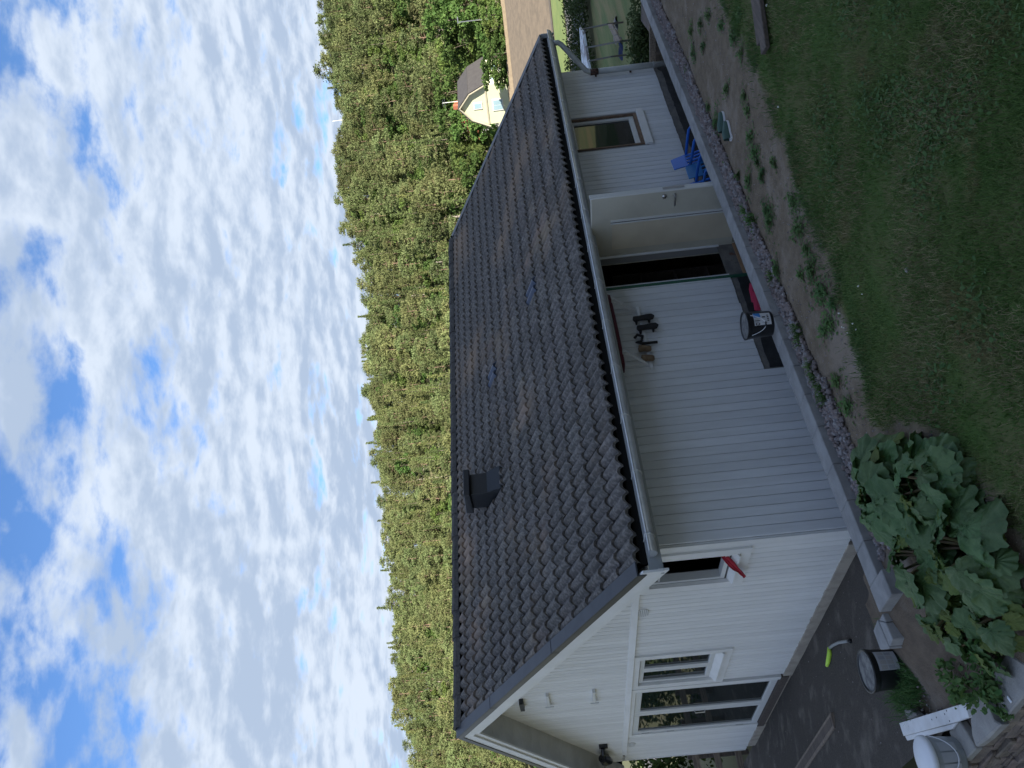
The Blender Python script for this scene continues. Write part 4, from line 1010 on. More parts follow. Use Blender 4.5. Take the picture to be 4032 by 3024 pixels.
p3 = z6(1300, 1500, ZF)
b3 = empty('white_bucket', (p3[0], p3[1], ZF-0.005), math.atan2(CAM[1]-p3[1], CAM[0]-p3[0]), 'translucent white bucket with a bulging white lid beside the white metal strip', 'bucket')
MB().lathe([(0, 0), (0.125, 0), (0.13, 0.01), (0.145, 0.21)], 28).build('body', m_clear, b3, smooth=True)
MB().lathe([(0.150, 0.205), (0.156, 0.21), (0.156, 0.235), (0.14, 0.248), (0.07, 0.262), (0, 0.266)], 28).build('lid', m_lid, b3, smooth=True)
MB().tube([(0.16*math.cos(a), 0.16*math.sin(a), 0.20-0.13*math.sin((a+1.2)/2.4*math.pi)) for a in np.linspace(-1.2, 1.2, 14)], 0.0035, 5).build('wire_handle', m_lid, b3)
for i in range(3): on_cyl(b3, 'moulded_panel', 0.131, -0.75+0.52*i, -0.30+0.52*i, 0.05, 0.17, m_paperg, 0.003, 4, 0.06)

# white bent sheet-metal strip across the edging
wm = [z6(a, b, ZF+0.03) for a, b in ((492, 1040), (1398, 762), (1452, 962), (1265, 1030), (550, 1218))]
wm2 = [z6(a, b, ZF+0.03) for a, b in ((550, 1222), (1262, 1036), (1195, 1128), (580, 1283))]
e = empty('metal_strip', (wm[0][0], wm[0][1], ZF), 0, 'scratched white folded sheet metal strip lying across the edging stones', 'metal strip')
def sheet(name, pts, zt, t, m, par):
    ar = sum(pts[i][0]*pts[(i+1) % len(pts)][1]-pts[(i+1) % len(pts)][0]*pts[i][1] for i in range(len(pts)))
    if ar < 0: pts = pts[::-1]
    return MB().prism([(p[0]-par.location.x, p[1]-par.location.y) for p in pts], zt-t-par.location.z, zt-par.location.z).build(name, m, par, bevel=0.002)
sheet('flange', wm, ZF+0.03, 0.028, m_wmetal, e); sheet('lip', wm2, ZF+0.018, 0.016, m_wmetal, e)
for (a, b) in ((1005, 962), (942, 992), (1145, 870), (1120, 917), (1186, 1012)):
    c_ = z6(a, b, ZF+0.03); MB().lathe([(0, 0.0022), (0.006, 0.002), (0.006, 0)], 8).build('nail_hole', m_ink, e, (c_[0]-e.location.x, c_[1]-e.location.y, 0.029))

# board on the asphalt
c1, c2, c3 = [np.array(pz(3100+a*0.4363, 2300+b*0.4363, 0.09)) for a, b in ((380, 1160), (415, 1300), (60, 1659))]
u_ = (c3-c1); u_ /= np.linalg.norm(u_); wv = (c2-c1); Lb = 2.6
e = empty('plank', (c1[0], c1[1], asph_z(c1[0], c1[1])-0.002), 0, 'grey weathered plank lying on the asphalt in front of the gable', 'plank')
MB().prism([(0, 0), (wv[0], wv[1]), (wv[0]+u_[0]*Lb, wv[1]+u_[1]*Lb), (u_[0]*Lb, u_[1]*Lb)][::-1] if u_[0]*wv[1]-u_[1]*wv[0] > 0 else [(0, 0), (wv[0], wv[1]), (wv[0]+u_[0]*Lb, wv[1]+u_[1]*Lb), (u_[0]*Lb, u_[1]*Lb)], 0, 0.045).build('board', m_wood, e, bevel=0.004)
nin = wv*0.22
MB().prism([(nin[0]*1+u_[0]*0.03, nin[1]+u_[1]*0.03), (wv[0]*0.78+u_[0]*0.03, wv[1]*0.78+u_[1]*0.03), (wv[0]*0.78+u_[0]*(Lb-0.03), wv[1]*0.78+u_[1]*(Lb-0.03)), (nin[0]+u_[0]*(Lb-0.03), nin[1]+u_[1]*(Lb-0.03))], 0.0452, 0.049).build('dark_face', m_woodd, e)
# hose end with neon grip
hs = [pz(3100+a*0.4363, 2300+b*0.4363, 0.0) for a, b in ((548, 515), (500, 520), (440, 530), (380, 555), (348, 580))]
e = empty('hose_end', (hs[0][0], hs[0][1], asph_z(hs[0][0], hs[0][1])), 0, 'short bent grey hose with a neon yellow grip lying on the asphalt', 'hose')
o_ = e.location
MB().tube([(p[0]-o_.x, p[1]-o_.y, asph_z(p[0], p[1])-o_.z+0.018) for p in hs], 0.017, 8).build('hose', m_hose, e, smooth=True)
MB().tube([(hs[0][0]-o_.x, hs[0][1]-o_.y, 0.018), (hs[0][0]-o_.x+(hs[0][0]-hs[1][0])*0.3, hs[0][1]-o_.y+(hs[0][1]-hs[1][1])*0.3, 0.018)], 0.023, 8).build('coupling', m_blackp, e, smooth=True)
ng = [pz(3100+a*0.4363, 2300+b*0.4363, 0.0) for a, b in ((345, 572), (356, 630), (352, 690), (342, 738))]
MB().tube([(p[0]-o_.x, p[1]-o_.y, asph_z(p[0], p[1])-o_.z+0.022) for p in ng], [0.018, 0.027, 0.027, 0.018], 8).build('neon_grip', m_neon, e, smooth=True)

# stack of boards on the lawn
for k, (pa, pb_, lab) in enumerate((((842, 0), (905, 405), 'lower grey board lying on the lawn edge'), ((985, 0), (985, 470), 'upper grey board resting half over the lower one on the lawn'))):
    pass
pA = np.array(pz(2600+945*0.4219, 410*0.4219, 0.52)); dA = np.array(pz(2600+890*0.4219, 0, 0.52))-pA; dA /= np.linalg.norm(dA); nA = np.array([-dA[1], dA[0], 0]);
if nA@np.array([-1, 0, 0]) < 0: nA = -nA
rzA = math.atan2(dA[1], dA[0])
def boardthing(p, off, z, w, t, label, m=m_woodd):
    e = empty('lawn_board', (p[0]+nA[0]*off, p[1]+nA[1]*off, z), rzA, label, 'board')
    MB().box(0, 2.4, -w/2, w/2, 0, t).build('board', m, e, bevel=0.006)
boardthing(pA+dA*0.06, -0.08, 0.47, 0.15, 0.045, 'weathered grey board lying lowest in the pair on the lawn')
boardthing(pA-dA*0.10, 0.06, 0.490, 0.15, 0.045, 'weathered grey board lying on top of the pair on the lawn')

# shoes on the earth
def shoe(loc, rz, m_up, m_sole, name, label, group=None, s=1.0, rot=None):
    e = empty(name, loc, rz, label, 'shoe', group)
    if rot: e.rotation_euler = rot
    P = [(-0.13, 0.0, 0.030), (-0.11, 0.0, 0.036), (-0.04, 0.0, 0.031), (0.04, 0.0, 0.040), (0.10, 0.0, 0.038), (0.135, 0.0, 0.018)]
    pol = [(x*s, w*s) for x, _, w in P]+[(x*s, -w*s) for x, _, w in reversed(P)]
    MB().prism([(x, y) for x, y in pol][::-1], 0, 0.026*s).build('sole', m_sole, e, bevel=0.004)
    rows = []
    for x, _, w in P:
        h = (0.085 if x < -0.02 else 0.07-0.25*max(0, x)) ; rows.append([(x*s*0.96, w*s*0.96*math.cos(t), 0.026*s+max(h, 0.03)*s*math.sin(t)*0.9) for t in np.linspace(0, math.pi, 7)])
    MB().grid(rows).build('upper', m_up, e, smooth=True)
    return e
s1 = pz(2842, 482, 0.49); s2 = pz(2862, 515, 0.49)
ang = math.atan2(pz(2843, 455, 0.47)[1]-pz(2860, 550, 0.47)[1], pz(2843, 455, 0.47)[0]-pz(2860, 550, 0.47)[0])
shoe((s1[0], s1[1], yard_z(s1[0], s1[1])), ang, m_shoe, m_lid, 'canvas_shoe', 'dark green canvas shoe with white sole lying on the earth', 'pair of canvas shoes')
shoe((s2[0], s2[1], yard_z(s2[0], s2[1])), ang+0.15, m_shoe, m_lid, 'canvas_shoe', 'dark green canvas shoe with white sole lying on the earth', 'pair of canvas shoes')

# pink clogs on the passage step behind the bucket
pk = px(2972, 1166, 1, -0.86)
for k, dx in enumerate((-0.065, 0.065)):
    shoe((pk[0]+dx, pk[1], pk[2]-0.05), 1.75, m_pink, m_pink, 'pink_clog', 'pink rubber clog beside the paint bucket behind the concrete wall', 'pair of pink clogs', 1.0)
st_ = empty('wood_block', (pk[0], pk[1], -0.16), 0, 'low dark wooden block carrying the pink clogs', 'block')
MB().box(-0.2, 0.2, -0.15, 0.16, 0.0, pk[2]-0.05+0.16).build('block', m_woodd, st_)

# blue plastic garden chairs and stool in the passage
def chair(loc, rz, label, m, top_solid=True):
    e = empty('garden_chair', loc, rz, label, 'chair')
    for sx in (-1, 1):
        for sy in (-1, 1):
            MB().bar((sx*0.21, sy*0.20, 0), (sx*0.17, sy*0.17, 0.42), 0.05, 0.035).build('leg', m, e, bevel=0.006)
    P = [[(0.23*u-0.0, 0.22*v, 0.42-0.02*(1-v*v)*(1-u*u)) for v in np.linspace(-1, 1, 7)] for u in np.linspace(-1, 1, 7)]
    o = MB().grid(P).build('seat', m, e, smooth=True); k = o.modifiers.new('s', 'SOLIDIFY'); k.thickness = 0.02
    # back: frame, three slots, solid head panel
    for yy in (-0.19, -0.065, 0.065, 0.19): MB().bar((-0.21, yy, 0.42), (-0.29, yy, 0.68), 0.055, 0.022, up=(1, 0, 0)).build('back_slat', m, e, bevel=0.006)
    MB().hexa([(-0.285, -0.23, 0.66), (-0.265, -0.23, 0.66), (-0.265, 0.23, 0.66), (-0.285, 0.23, 0.66), (-0.345, -0.20, 0.86), (-0.325, -0.20, 0.86), (-0.325, 0.20, 0.86), (-0.345, 0.20, 0.86)]).build('head_panel', m, e, bevel=0.02, seg=3)
    for sy in (-1, 1):
        MB().tube([(-0.27, sy*0.22, 0.64), (-0.10, sy*0.26, 0.63), (0.12, sy*0.26, 0.62), (0.20, sy*0.25, 0.58), (0.21, sy*0.22, 0.42)], 0.02, 8).build('armrest', m, e, smooth=True)
    return e
GZP = -0.17
for (x_, y_, r_, lb_, mm_) in ((5.78, -0.70, -1.50, 'bright blue plastic garden chair with slatted back and square head panel', m_blue), (5.08, -0.70, -1.57, 'bright blue plastic garden chair half hidden behind the open side door', m_blue),
                              (5.43, -0.76, -1.62, 'teal blue plastic armchair standing between the two bright blue chairs', m_blue2)):
    ch_ = chair((x_, y_, GZP if mm_ is m_blue else GZP-0.14), r_, lb_, mm_); ch_.scale = (0.95, 0.66, 1.0)
tb_ = empty('blue_tub', (6.30, -0.84, GZP), 0.2, 'bright blue plastic box behind the garden chairs', 'box')
mb = MB().hexa([(-0.22, -0.16, 0), (0.22, -0.16, 0), (0.22, 0.16, 0), (-0.22, 0.16, 0), (-0.26, -0.2, 0.42), (0.26, -0.2, 0.42), (0.26, 0.2, 0.42), (-0.26, 0.2, 0.42)]); mb.build('tub', m_blue, tb_, bevel=0.02, seg=2)
MB().box(-0.28, 0.28, -0.22, 0.22, 0.42, 0.45).build('lid', m_blue, tb_, bevel=0.01)

# ---- shelf under the eave with a sledge and hanging shoes
def wallp(a, b): return px(2380+a*0.1989, 1150+b*0.1989, 1, -0.10)
sh = empty('eave_shelf', (2.9, -0.02, 1.9), 0, 'white bracket rack screwed to the boarded wall under the eave', 'rack')
for x in (3.26, 2.38):
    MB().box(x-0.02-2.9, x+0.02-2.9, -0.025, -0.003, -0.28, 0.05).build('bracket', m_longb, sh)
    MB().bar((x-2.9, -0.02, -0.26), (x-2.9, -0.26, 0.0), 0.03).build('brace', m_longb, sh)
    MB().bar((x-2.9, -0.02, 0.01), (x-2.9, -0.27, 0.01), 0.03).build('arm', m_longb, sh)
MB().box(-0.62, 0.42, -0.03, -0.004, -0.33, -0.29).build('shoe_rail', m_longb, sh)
sk = empty('sledge', (2.85, -0.15, 1.935), 0, 'long burgundy and black sledge resting on the eave rack', 'sledge')
mb = MB(); P = []
for i in range(13):
    t = i/12; x = -0.62+1.2*t; w = 0.13*math.sin(math.pi*min(1, 0.12+0.85*t))**0.5; P.append([(x, -w, 0.03), (x, -w*0.8, 0.0), (x, w*0.8, 0.0), (x, w, 0.03)])
mb.grid(P); o = mb.build('shell', m_burg, sk, smooth=True); k = o.modifiers.new('s', 'SOLIDIFY'); k.thickness = 0.02
MB().tube([(-0.62, -0.135, 0.045), (0.0, -0.15, 0.045), (0.58, -0.10, 0.05)], 0.018, 8).build('edge_rail', m_blackp, sk, smooth=True)
MB().tube([(0.05, -0.15, 0.05), (0.3, -0.15, 0.06), (0.5, -0.10, 0.06)], 0.014, 6).build('pale_strap', m_fgrey, sk, smooth=True)
def hang(name, p, m, sole, label, group, flip=0.0):
    return shoe((p[0], p[1], p[2]), 0, m, sole, name, label, group, 0.95, (rad(90), rad(90)+flip, 0))
for (a, b) in ((770, 500), (850, 680)):
    p = wallp(a, b)
    e = empty('sandal', (p[0], -0.085, p[2]), 0, 'black sandal hanging sole outward on the shoe rail under the eave', 'sandal', 'pair of black sandals'); e.rotation_euler = (rad(90), rad(86), 0)
    MB().prism([(-0.135, 0.0), (-0.12, 0.038), (-0.03, 0.034), (0.05, 0.045), (0.11, 0.04), (0.14, 0.0), (0.11, -0.04), (0.05, -0.045), (-0.03, -0.034), (-0.12, -0.038)][::-1], -0.01, 0.025).build('sole', m_rubber, e, bevel=0.005)
    for x in (-0.09, 0.07): MB().tube([(x, 0.042, -0.005), (x, 0.03, -0.06), (x, -0.03, -0.06), (x, -0.042, -0.005)], 0.012, 6).build('strap', m_rubber, e)
bl = MB(); p = wallp(700, 880); bl.tube([(p[0]+0.02, -0.06, p[2]+0.06), (p[0]+0.06, -0.07, p[2]+0.02), (p[0]+0.03, -0.07, p[2]-0.04), (p[0]-0.05, -0.07, p[2]-0.01), (p[0]-0.06, -0.07, p[2]+0.05), (p[0]-0.09, -0.07, p[2]-0.02), (p[0]-0.09, -0.065, p[2]-0.20)], 0.018, 6)
tag(bl.build('belt', m_rubber, smooth=True), 'black strap with a buckle hanging between sandals and tan shoes', 'strap')
for (a, b) in ((800, 1100), (860, 1290)):
    p = wallp(a, b); hang('tan_shoe', (p[0], -0.06, p[2]), m_tan, m_tan, 'worn tan slipper hanging on the shoe rail under the eave', 'pair of tan slippers').scale = (0.62, 1.0, 0.9)

# ---- red cloth hanging out of the small window
rows = []
path = [(0.10, 0.36, 1.30), (0.03, 0.36, 1.255), (-0.03, 0.38, 1.20), (-0.085, 0.43, 1.145), (-0.10, 0.49, 1.09), (-0.095, 0.55, 1.06), (-0.10, 0.61, 1.03), (-0.105, 0.66, 1.00), (-0.10, 0.72, 0.99)]
wd_ = (0.10, 0.11, 0.12, 0.13, 0.12, 0.10, 0.09, 0.06, 0.025)
for i, p in enumerate(path):
    w = wd_[i]*0.42; p = (p[0], 0.40+(p[1]-0.40)*0.8, 1.19+(p[2]-1.19)*0.85); rows.append([(p[0]+0.022*math.sin(j*2.6+i*0.9)-0.004*abs(j-4), p[1]+w*(j/8-0.5)*0.55+0.012*math.sin(i*2.3+j), p[2]+w*(j/8-0.5)*0.95+0.012*math.cos(2.1*j+i*1.3)) for j in range(9)])
o = MB().grid(rows).build('red_cloth', m_red, smooth=True); k = o.modifiers.new('s', 'SOLIDIFY'); k.thickness = 0.006; k = o.modifiers.new('ss', 'SUBSURF'); k.levels = 1; k.render_levels = 1
tag(o, 'crumpled red cloth hanging out over the sill of the small open window', 'cloth')

# ------------------------------------------------------------------ middle distance beyond the garage
def strip(name, m, fl, dz=0.02, n=8):   # fl: list of (forward, lat0, lat1)
    P = [[(*at_fl(f, l0+(l1-l0)*k/n), G(*at_fl(f, l0+(l1-l0)*k/n))+dz) for k in range(n+1)] for f, l0, l1 in fl]
    return tag(MB().grid([r[::-1] for r in P]).build(name, m, smooth=True), kind='structure')
strip('far_lawn', m_flawn, [(f, 3, 30) for f in np.linspace(11, 27.5, 12)], 0.03)
strip('road', m_road, [(f, -20, 45) for f in np.linspace(30, 36.5, 6)], 0.035, 20)
strip('road_verge', m_verge, [(f, -20, 45) for f in np.linspace(37, 43, 5)], 0.03, 20)
strip('ploughed_field', m_field, [(f, -10, 130) for f in np.linspace(43.5, 118, 24)], 0.03, 30)
# furrows and stubble rows
fr = MB()
for k in range(34):
    f = 44.5+k*2.1
    a = at_fl(f, -8); b = at_fl(f, 120); pts_ = []
    P = []
    for j in range(25):
        l = -8+128*j/24; p = at_fl(f+0.15*nz(k, j*0.4), l); q = at_fl(f+0.7, l); g = G(*p)+0.03
        P.append([(p[0], p[1], g), ((p[0]+q[0])/2, (p[1]+q[1])/2, g+0.16), (q[0], q[1], g)])
    fr.grid(P)
tag(fr.build('furrows', m_field), kind='stuff'); 
tag(bpy.data.objects['furrows'], 'ploughed brown furrows of the field beyond the road', 'furrows')
for k in range(9):
    f = 119+k*3.4; P = []
    for j in range(31):
        l = -6+140*j/30; p = at_fl(f, l); q = at_fl(f+2.1, l); g = G(*p)+0.03
        P.append([(p[0], p[1], g), ((p[0]+q[0])/2, (p[1]+q[1])/2, g+0.5), (q[0], q[1], g)])
    tag(MB().grid(P).build('straw_row', m_fieldr), 'long pale row of cut straw at the far side of the field', 'straw row', 'straw rows on the field')

# hedge between lawn and road
def foliage_cloud(blobs, n, s, seed):
    r = np.random.default_rng(seed); out = []
    vol = np.array([b[3]*b[4] for b in blobs]); vol = vol/vol.sum(); idx = r.choice(len(blobs), n, p=vol)
    B = np.array(blobs)[idx]; d = r.normal(size=(n, 3)); d /= np.linalg.norm(d, axis=1)[:, None]
    rr = r.uniform(0.35, 1, n)**0.5
    return B[:, :3]+d*rr[:, None]*np.stack([B[:, 3], B[:, 3], B[:, 4]], 1)
def hedge_piece(f, l, w, h, label, m=m_leafd, n=2600, ls=(0.025, 0.06)):
    x, y = at_fl(f, l); e = empty('hedge_bush', (x, y, G(x, y)), 0, label, 'bush', 'bushes between lawn and road')
    h *= 0.62; bl = [(random.gauss(0, w*0.35), random.gauss(0, w*0.35), h*random.uniform(0.35, 0.7), w*0.5, h*0.4) for _ in range(7)]
    o = leafcards(foliage_cloud(bl, n, 0, int(f*10+l)), ls, m, 'foliage', '', tilt=1.0); o.parent = e
    MB().tube([(0, 0, -0.05), (0.05, 0, h*0.5)], [0.04, 0.02], 6).build('stem', m_bark, e)
for f, l, w, h in ((28.2, 9.5, 2.0, 1.5), (28.4, 11.6, 2.1, 1.7), (28.6, 13.6, 2.1, 1.5), (28.8, 15.6, 2.0, 1.6), (29.0, 17.5, 2.2, 1.4), (28.2, 7.4, 1.9, 2.0), (27.5, 19.5, 2.0, 1.5)):
    hedge_piece(f, l, w, h, 'low dark leafy bush in the hedge between far lawn and road')
for (a, b, w, h) in ((2548, 120, 0.9, 0.5), (2546, 175, 0.9, 0.55), (2550, 225, 0.8, 0.5)):
    q_ = pz(a, b, -0.30); e = empty('shade_bush', (q_[0], q_[1], G(q_[0], q_[1])), 0, 'dark low bush beside the boards behind the garage corner', 'bush', 'bushes behind the garage corner')
    o = leafcards(foliage_cloud([(random.gauss(0, .25), random.gauss(0, .25), h*.5, w*.5, h*.5) for _ in range(5)], 1100, 0, int(b)), (0.02, 0.05), m_leafd, 'foliage', '', tilt=1.0); o.parent = e
    MB().tube([(0, 0, -0.05), (0.02, 0, h*0.5)], [0.02, 0.01], 5).build('stem', m_bark, e)

# picnic table on the far lawn
def gpt(x, y, z): return np.array(pz(x, y, z))
pt = gpt(2310, 190, 0.45)
tbl = empty('picnic_table', (0, 0, 0), 0, 'old garden table with flaking white top and bench on rusty bars', 'table')
PZ = -0.25
tb0 = [gpt(2050+a*0.2713, b*0.2713, 0.55) for a, b in ((850, 400), (905, 470), (1003, 1060), (893, 1030))]
ar = sum(tb0[i][0]*tb0[(i+1) % 4][1]-tb0[(i+1) % 4][0]*tb0[i][1] for i in range(4))
if ar < 0: tb0 = tb0[::-1]
m_flake = mat('flaking_paint', (0.50, 0.56, 0.64), (0.62, 0.64, 0.66), 5, 0.7, col3=(0.20, 0.19, 0.20), scale3=3, lo3=0.5, hi3=0.56)
mb = MB().prism([(p[0], p[1]) for p in tb0], 0.49, 0.55); mb.build('table_top', m_flake, tbl)
bn = [gpt(2050+a*0.2713, b*0.2713, 0.05) for a, b in ((1258, 345), (1320, 340), (1448, 590), (1378, 605))]
ar = sum(bn[i][0]*bn[(i+1) % 4][1]-bn[(i+1) % 4][0]*bn[i][1] for i in range(4))
if ar < 0: bn = bn[::-1]
for k in range(3):
    t0, t1 = k/3+0.02, (k+1)/3-0.02
    a0, a1, a2, a3 = [Vector((p[0], p[1])) for p in bn]
    MB().prism([tuple(a0.lerp(a3, t0)), tuple(a1.lerp(a2, t0)), tuple(a1.lerp(a2, t1)), tuple(a0.lerp(a3, t1))], 0.01, 0.05).build('bench_slat', m_wood, tbl)
for (a, b), (c_, d_) in (((872, 430), (1265, 350)), ((950, 695), (1445, 600)), ((1000, 885), (1315, 822))):
    A_ = gpt(2050+a*0.2713, b*0.2713, 0.50); B_ = gpt(2050+c_*0.2713, d_*0.2713, 0.0)
    mb = MB().tube([tuple(A_), tuple(B_), (B_[0], B_[1], G(B_[0], B_[1])+0.02)], 0.024, 6); mb.build('bar', mat('green_bar', (0.06, 0.08, 0.075), (0.10, 0.075, 0.06), 6, 0.8), tbl)
for (x, y, s, lab, m) in ((2425, 120, (0.25, 0.8), 'black folded cover lying on the far lawn by the table', m_blackp), (2445, 195, (0.25, 0.55), 'dark blue jacket lying on the far lawn by the table', mat('navy_cloth', (0.012, 0.022, 0.07), rough=0.9))):
    p = gpt(x, y, -0.40); rows = []
    for i in range(7):
        t = i/6-0.5; w = s[0]*(0.4+0.6*math.cos(t*2.6))*(1+0.25*math.sin(i*2.1)); rows.append([(w*v+0.04*math.sin(i), s[1]*t, 0.10*(1-v*v)*(0.6+0.4*math.sin(i*1.7+v))) for v in np.linspace(-1, 1, 6)])
    o = MB().grid(rows).build('cloth_item', m, None, (p[0], p[1], G(p[0], p[1])+0.03), (0, 0, -0.35), True); tag(o, lab, 'cloth')
# boards behind the garage corner
for k, (xa, xb, ya, yb, zz, lb) in enumerate(((2568, 2570, 60, 246, 0.20, 'top plank of the low timber edging behind the garage corner'), (2588, 2590, 110, 246, 0.06, 'middle plank of the low timber edging behind the garage corner'), (2606, 2608, 150, 246, -0.08, 'lowest plank of the low timber edging behind the garage corner'))):
    A_ = pz(xa, ya, zz); B_ = pz(xb, yb, zz); e = empty('timber_edging', (A_[0], A_[1], -0.5), 0, lb, 'timber')
    MB().bar((0, 0, 0.5+zz), (B_[0]-A_[0], B_[1]-A_[1], 0.5+zz), 0.05, 0.11).build('plank', m_wood if k == 0 else m_woodd, e, bevel=0.004)
    for s_ in (0.15, 0.8): MB().bar(((B_[0]-A_[0])*s_, (B_[1]-A_[1])*s_, 0.0), ((B_[0]-A_[0])*s_, (B_[1]-A_[1])*s_, 0.46+zz), 0.05).build('peg', m_woodd, e)
q_ = pz(2542, 25, -0.15)
tag(MB().box(-0.5, 0.5, -0.4, 0.4, 0, 0.3).build('sand_box', m_woodd, None, (q_[0], q_[1], -0.44), (0, 0, 0.2), bevel=0.01), 'brown timber sand box at the far end of the concrete wall', 'sand box')

# ------------------------------------------------------------------ distant houses
def far_house():
    hx, hy = at_fl(140, (1512-400)/FPX*140-0.5)
    hx, hy = at_fl(140, (1512-408)/FPX*140)
    g = G(hx, hy)+0.0
    fx = math.atan2(CAM[1]-hy, CAM[0]-hx)       # towards the camera
    e = empty('yellow_house', (hx, hy, g), fx-rad(27), 'pale yellow gambrel roofed house below the wooded hill', 'house')
    w, l = 7.6, 10.0; h1 = 4.7; z2, z3 = 7.6, 9.75       # eave, break, ridge ; local +X = gable front, Y = across
    k2 = 2.6
    prof = [(-w/2, h1), (-k2, z2), (0, z3), (k2, z2), (w/2, h1)]
    mb = MB(); pts_ = [(-w/2, -1.0)]+prof+[(w/2, -1.0)]
    n = len(pts_)
    mb.add([(0, p[0], p[1]) for p in pts_]+[(-l, p[0], p[1]) for p in pts_], [tuple(range(n)), tuple(range(2*n-1, n-1, -1)), (0, n, n+1, 1), (5, n+5, n+6, 6), (1, n+1, n+2, 2), (2, n+2, n+3, 3), (3, n+3, n+4, 4), (4, n+4, n+5, 5)])
    mb.build('wall', m_yhouse, e)
    rf = None
    for i in range(4):
        a, b = prof[i], prof[i+1]
        if i == 0: a = (a[0]-0.35, a[1]-0.35)
        if i == 3: b = (b[0]+0.35, b[1]-0.35)
        nx, nzv = -(b[1]-a[1]), (b[0]-a[0]); L_ = math.hypot(nx, nzv); nx, nzv = nx/L_*0.16, nzv/L_*0.16
        o = MB().hexa([(0.45, a[0]+nx*0.15, a[1]+nzv*0.15), (0.45, b[0]+nx*0.15, b[1]+nzv*0.15), (-l-0.4, b[0]+nx*0.15, b[1]+nzv*0.15), (-l-0.4, a[0]+nx*0.15, a[1]+nzv*0.15), (0.45, a[0]+nx, a[1]+nzv), (0.45, b[0]+nx, b[1]+nzv), (-l-0.4, b[0]+nx, b[1]+nzv), (-l-0.4, a[0]+nx, a[1]+nzv)]).build('roof_slope', m_roofg, e)
        MB().bar((0.40, a[0]-nx*0.9, a[1]-nzv*0.9), (0.40, b[0]-nx*0.9, b[1]-nzv*0.9), 0.16, 0.30, up=(1, 0, 0)).build('gable_trim', m_cream, e)
        if i == 1:
            MB().box(-3.2, -2.5, -1.5, -0.8, z3-1.0, z3+1.1).build('chimney', m_brick, o); MB().box(-3.3, -2.4, -1.6, -0.7, z3-0.75, z3-0.6).build('chimney_flashing', m_roofg, o)
    MB().box(0.01, 0.12, -w/2, w/2, h1-0.35, h1-0.05).build('belt_course', m_cream, e)
    def win(y0, y1, z0, z1, pm, lat=False):
        o = MB().box(0.02, 0.10, y0, y1, z0, z1).build('window', m_trimw, e)
        k = 2 if (y1-y0) > 1.5 else 1
        for q in range(k):
            a = y0+0.18+(y1-y0-0.36)*q/k+(0.04 if q else 0); b = y0+0.18+(y1-y0-0.36)*(q+1)/k-(0.04 if q == 0 and k > 1 else 0)
            MB().box(0.101, 0.115, a, b, z0+0.18, z1-0.18).build('pane', pm, o)
    win(-0.65, 0.65, 5.35, 7.0, m_paneb)
    win(-1.3, 0.9, 1.5, 3.5, m_paneb)
    # side wall windows, wall facing local -Y ... built on the side that the photograph shows
    for x0 in (-3.4, -7.6):
        o = MB().box(x0, x0+2.3, w/2+0.0, w/2+0.08, 1.6, 3.6).build('window', m_trimw, e)
        for q in range(2): MB().box(x0+0.18+1.02*q, x0+1.10+1.02*q, w/2+0.081, w/2+0.095, 1.8, 3.4).build('pane', m_paneb, o)
    dk = MB().box(-4.6, 0.2, w/2+0.1, w/2+3.0, 0.5, 0.7).build('deck', m_deck, e)
    for q in range(24):
        MB().box(-4.6+0.2*q, -4.5+0.2*q, w/2+2.9, w/2+2.96, 0.7, 1.6).build('rail_slat', m_deck, dk)
    MB().box(-4.6, 0.2, w/2+2.86, w/2+3.0, 1.6, 1.7).build('hand_rail', m_deck, dk)
    # tv aerial
    MB().tube([(-2.4, 0.1, z3), (-2.4, 0.1, z3+3.0)], 0.04, 5).tube([(-2.4, -0.9, z3+2.5), (-2.4, 1.0, z3+2.5)], 0.03, 5).tube([(-2.4, -0.6, z3+2.9), (-2.4, 0.7, z3+2.9)], 0.03, 5).build('aerial', m_metal, e)
    return e
yh = far_house()
def simple_house(name, f, yimg, w, l, h, rh, mw, mr, label, turn, cat='house', chim=False):
    x, y = at_fl(f, (1512-yimg)/FPX*f); g = G(x, y); e = empty(name, (x, y, g), math.atan2(CAM[1]-y, CAM[0]-x)+turn, label, cat)
    MB().add([(0, -w/2, -1), (0, w/2, -1), (0, w/2, h), (0, 0, h+rh), (0, -w/2, h), (-l, -w/2, -1), (-l, w/2, -1), (-l, w/2, h), (-l, 0, h+rh), (-l, -w/2, h)], [(0, 1, 2, 3, 4), (9, 8, 7, 6, 5), (1, 6, 7, 2), (0, 4, 9, 5)]).build('wall', mw, e)
    for s in (-1, 1):
        o = MB().hexa([(0.4, s*(w/2+0.4), h-0.4*2*rh/w), (0.4, 0, h+rh), (-l-0.4, 0, h+rh), (-l-0.4, s*(w/2+0.4), h-0.4*2*rh/w), (0.4, s*(w/2+0.4), h+0.18-0.4*2*rh/w), (0.4, 0, h+rh+0.18), (-l-0.4, 0, h+rh+0.18), (-l-0.4, s*(w/2+0.4), h+0.18-0.4*2*rh/w)]).build('roof_slope', mr, e)
    if chim: MB().box(-3, -2.2, -0.4, 0.4, h+rh-0.5, h+rh+1.2).build('chimney', m_brick, e)
    o = MB().box(0.02, 0.1, -0.7, 0.7, h*0.35, h*0.8).build('window', m_trimw, e); MB().box(0.101, 0.12, -0.5, 0.5, h*0.4, h*0.75).build('pane', m_paneb, o)
    return e
simple_house('red_roof_house', 162, 345, 7.5, 9, 7.2, 3.2, m_trimw, m_brick, 'white house with red tiled roof half hidden behind the yellow house', rad(60), chim=True)
simple_house('grey_roof_shed', 133, 540, 5.0, 5.5, 1.9, 1.1, m_yhouse, m_roofg, 'small cream outbuilding with grey roof left of the yellow house', rad(70), 'outbuilding')
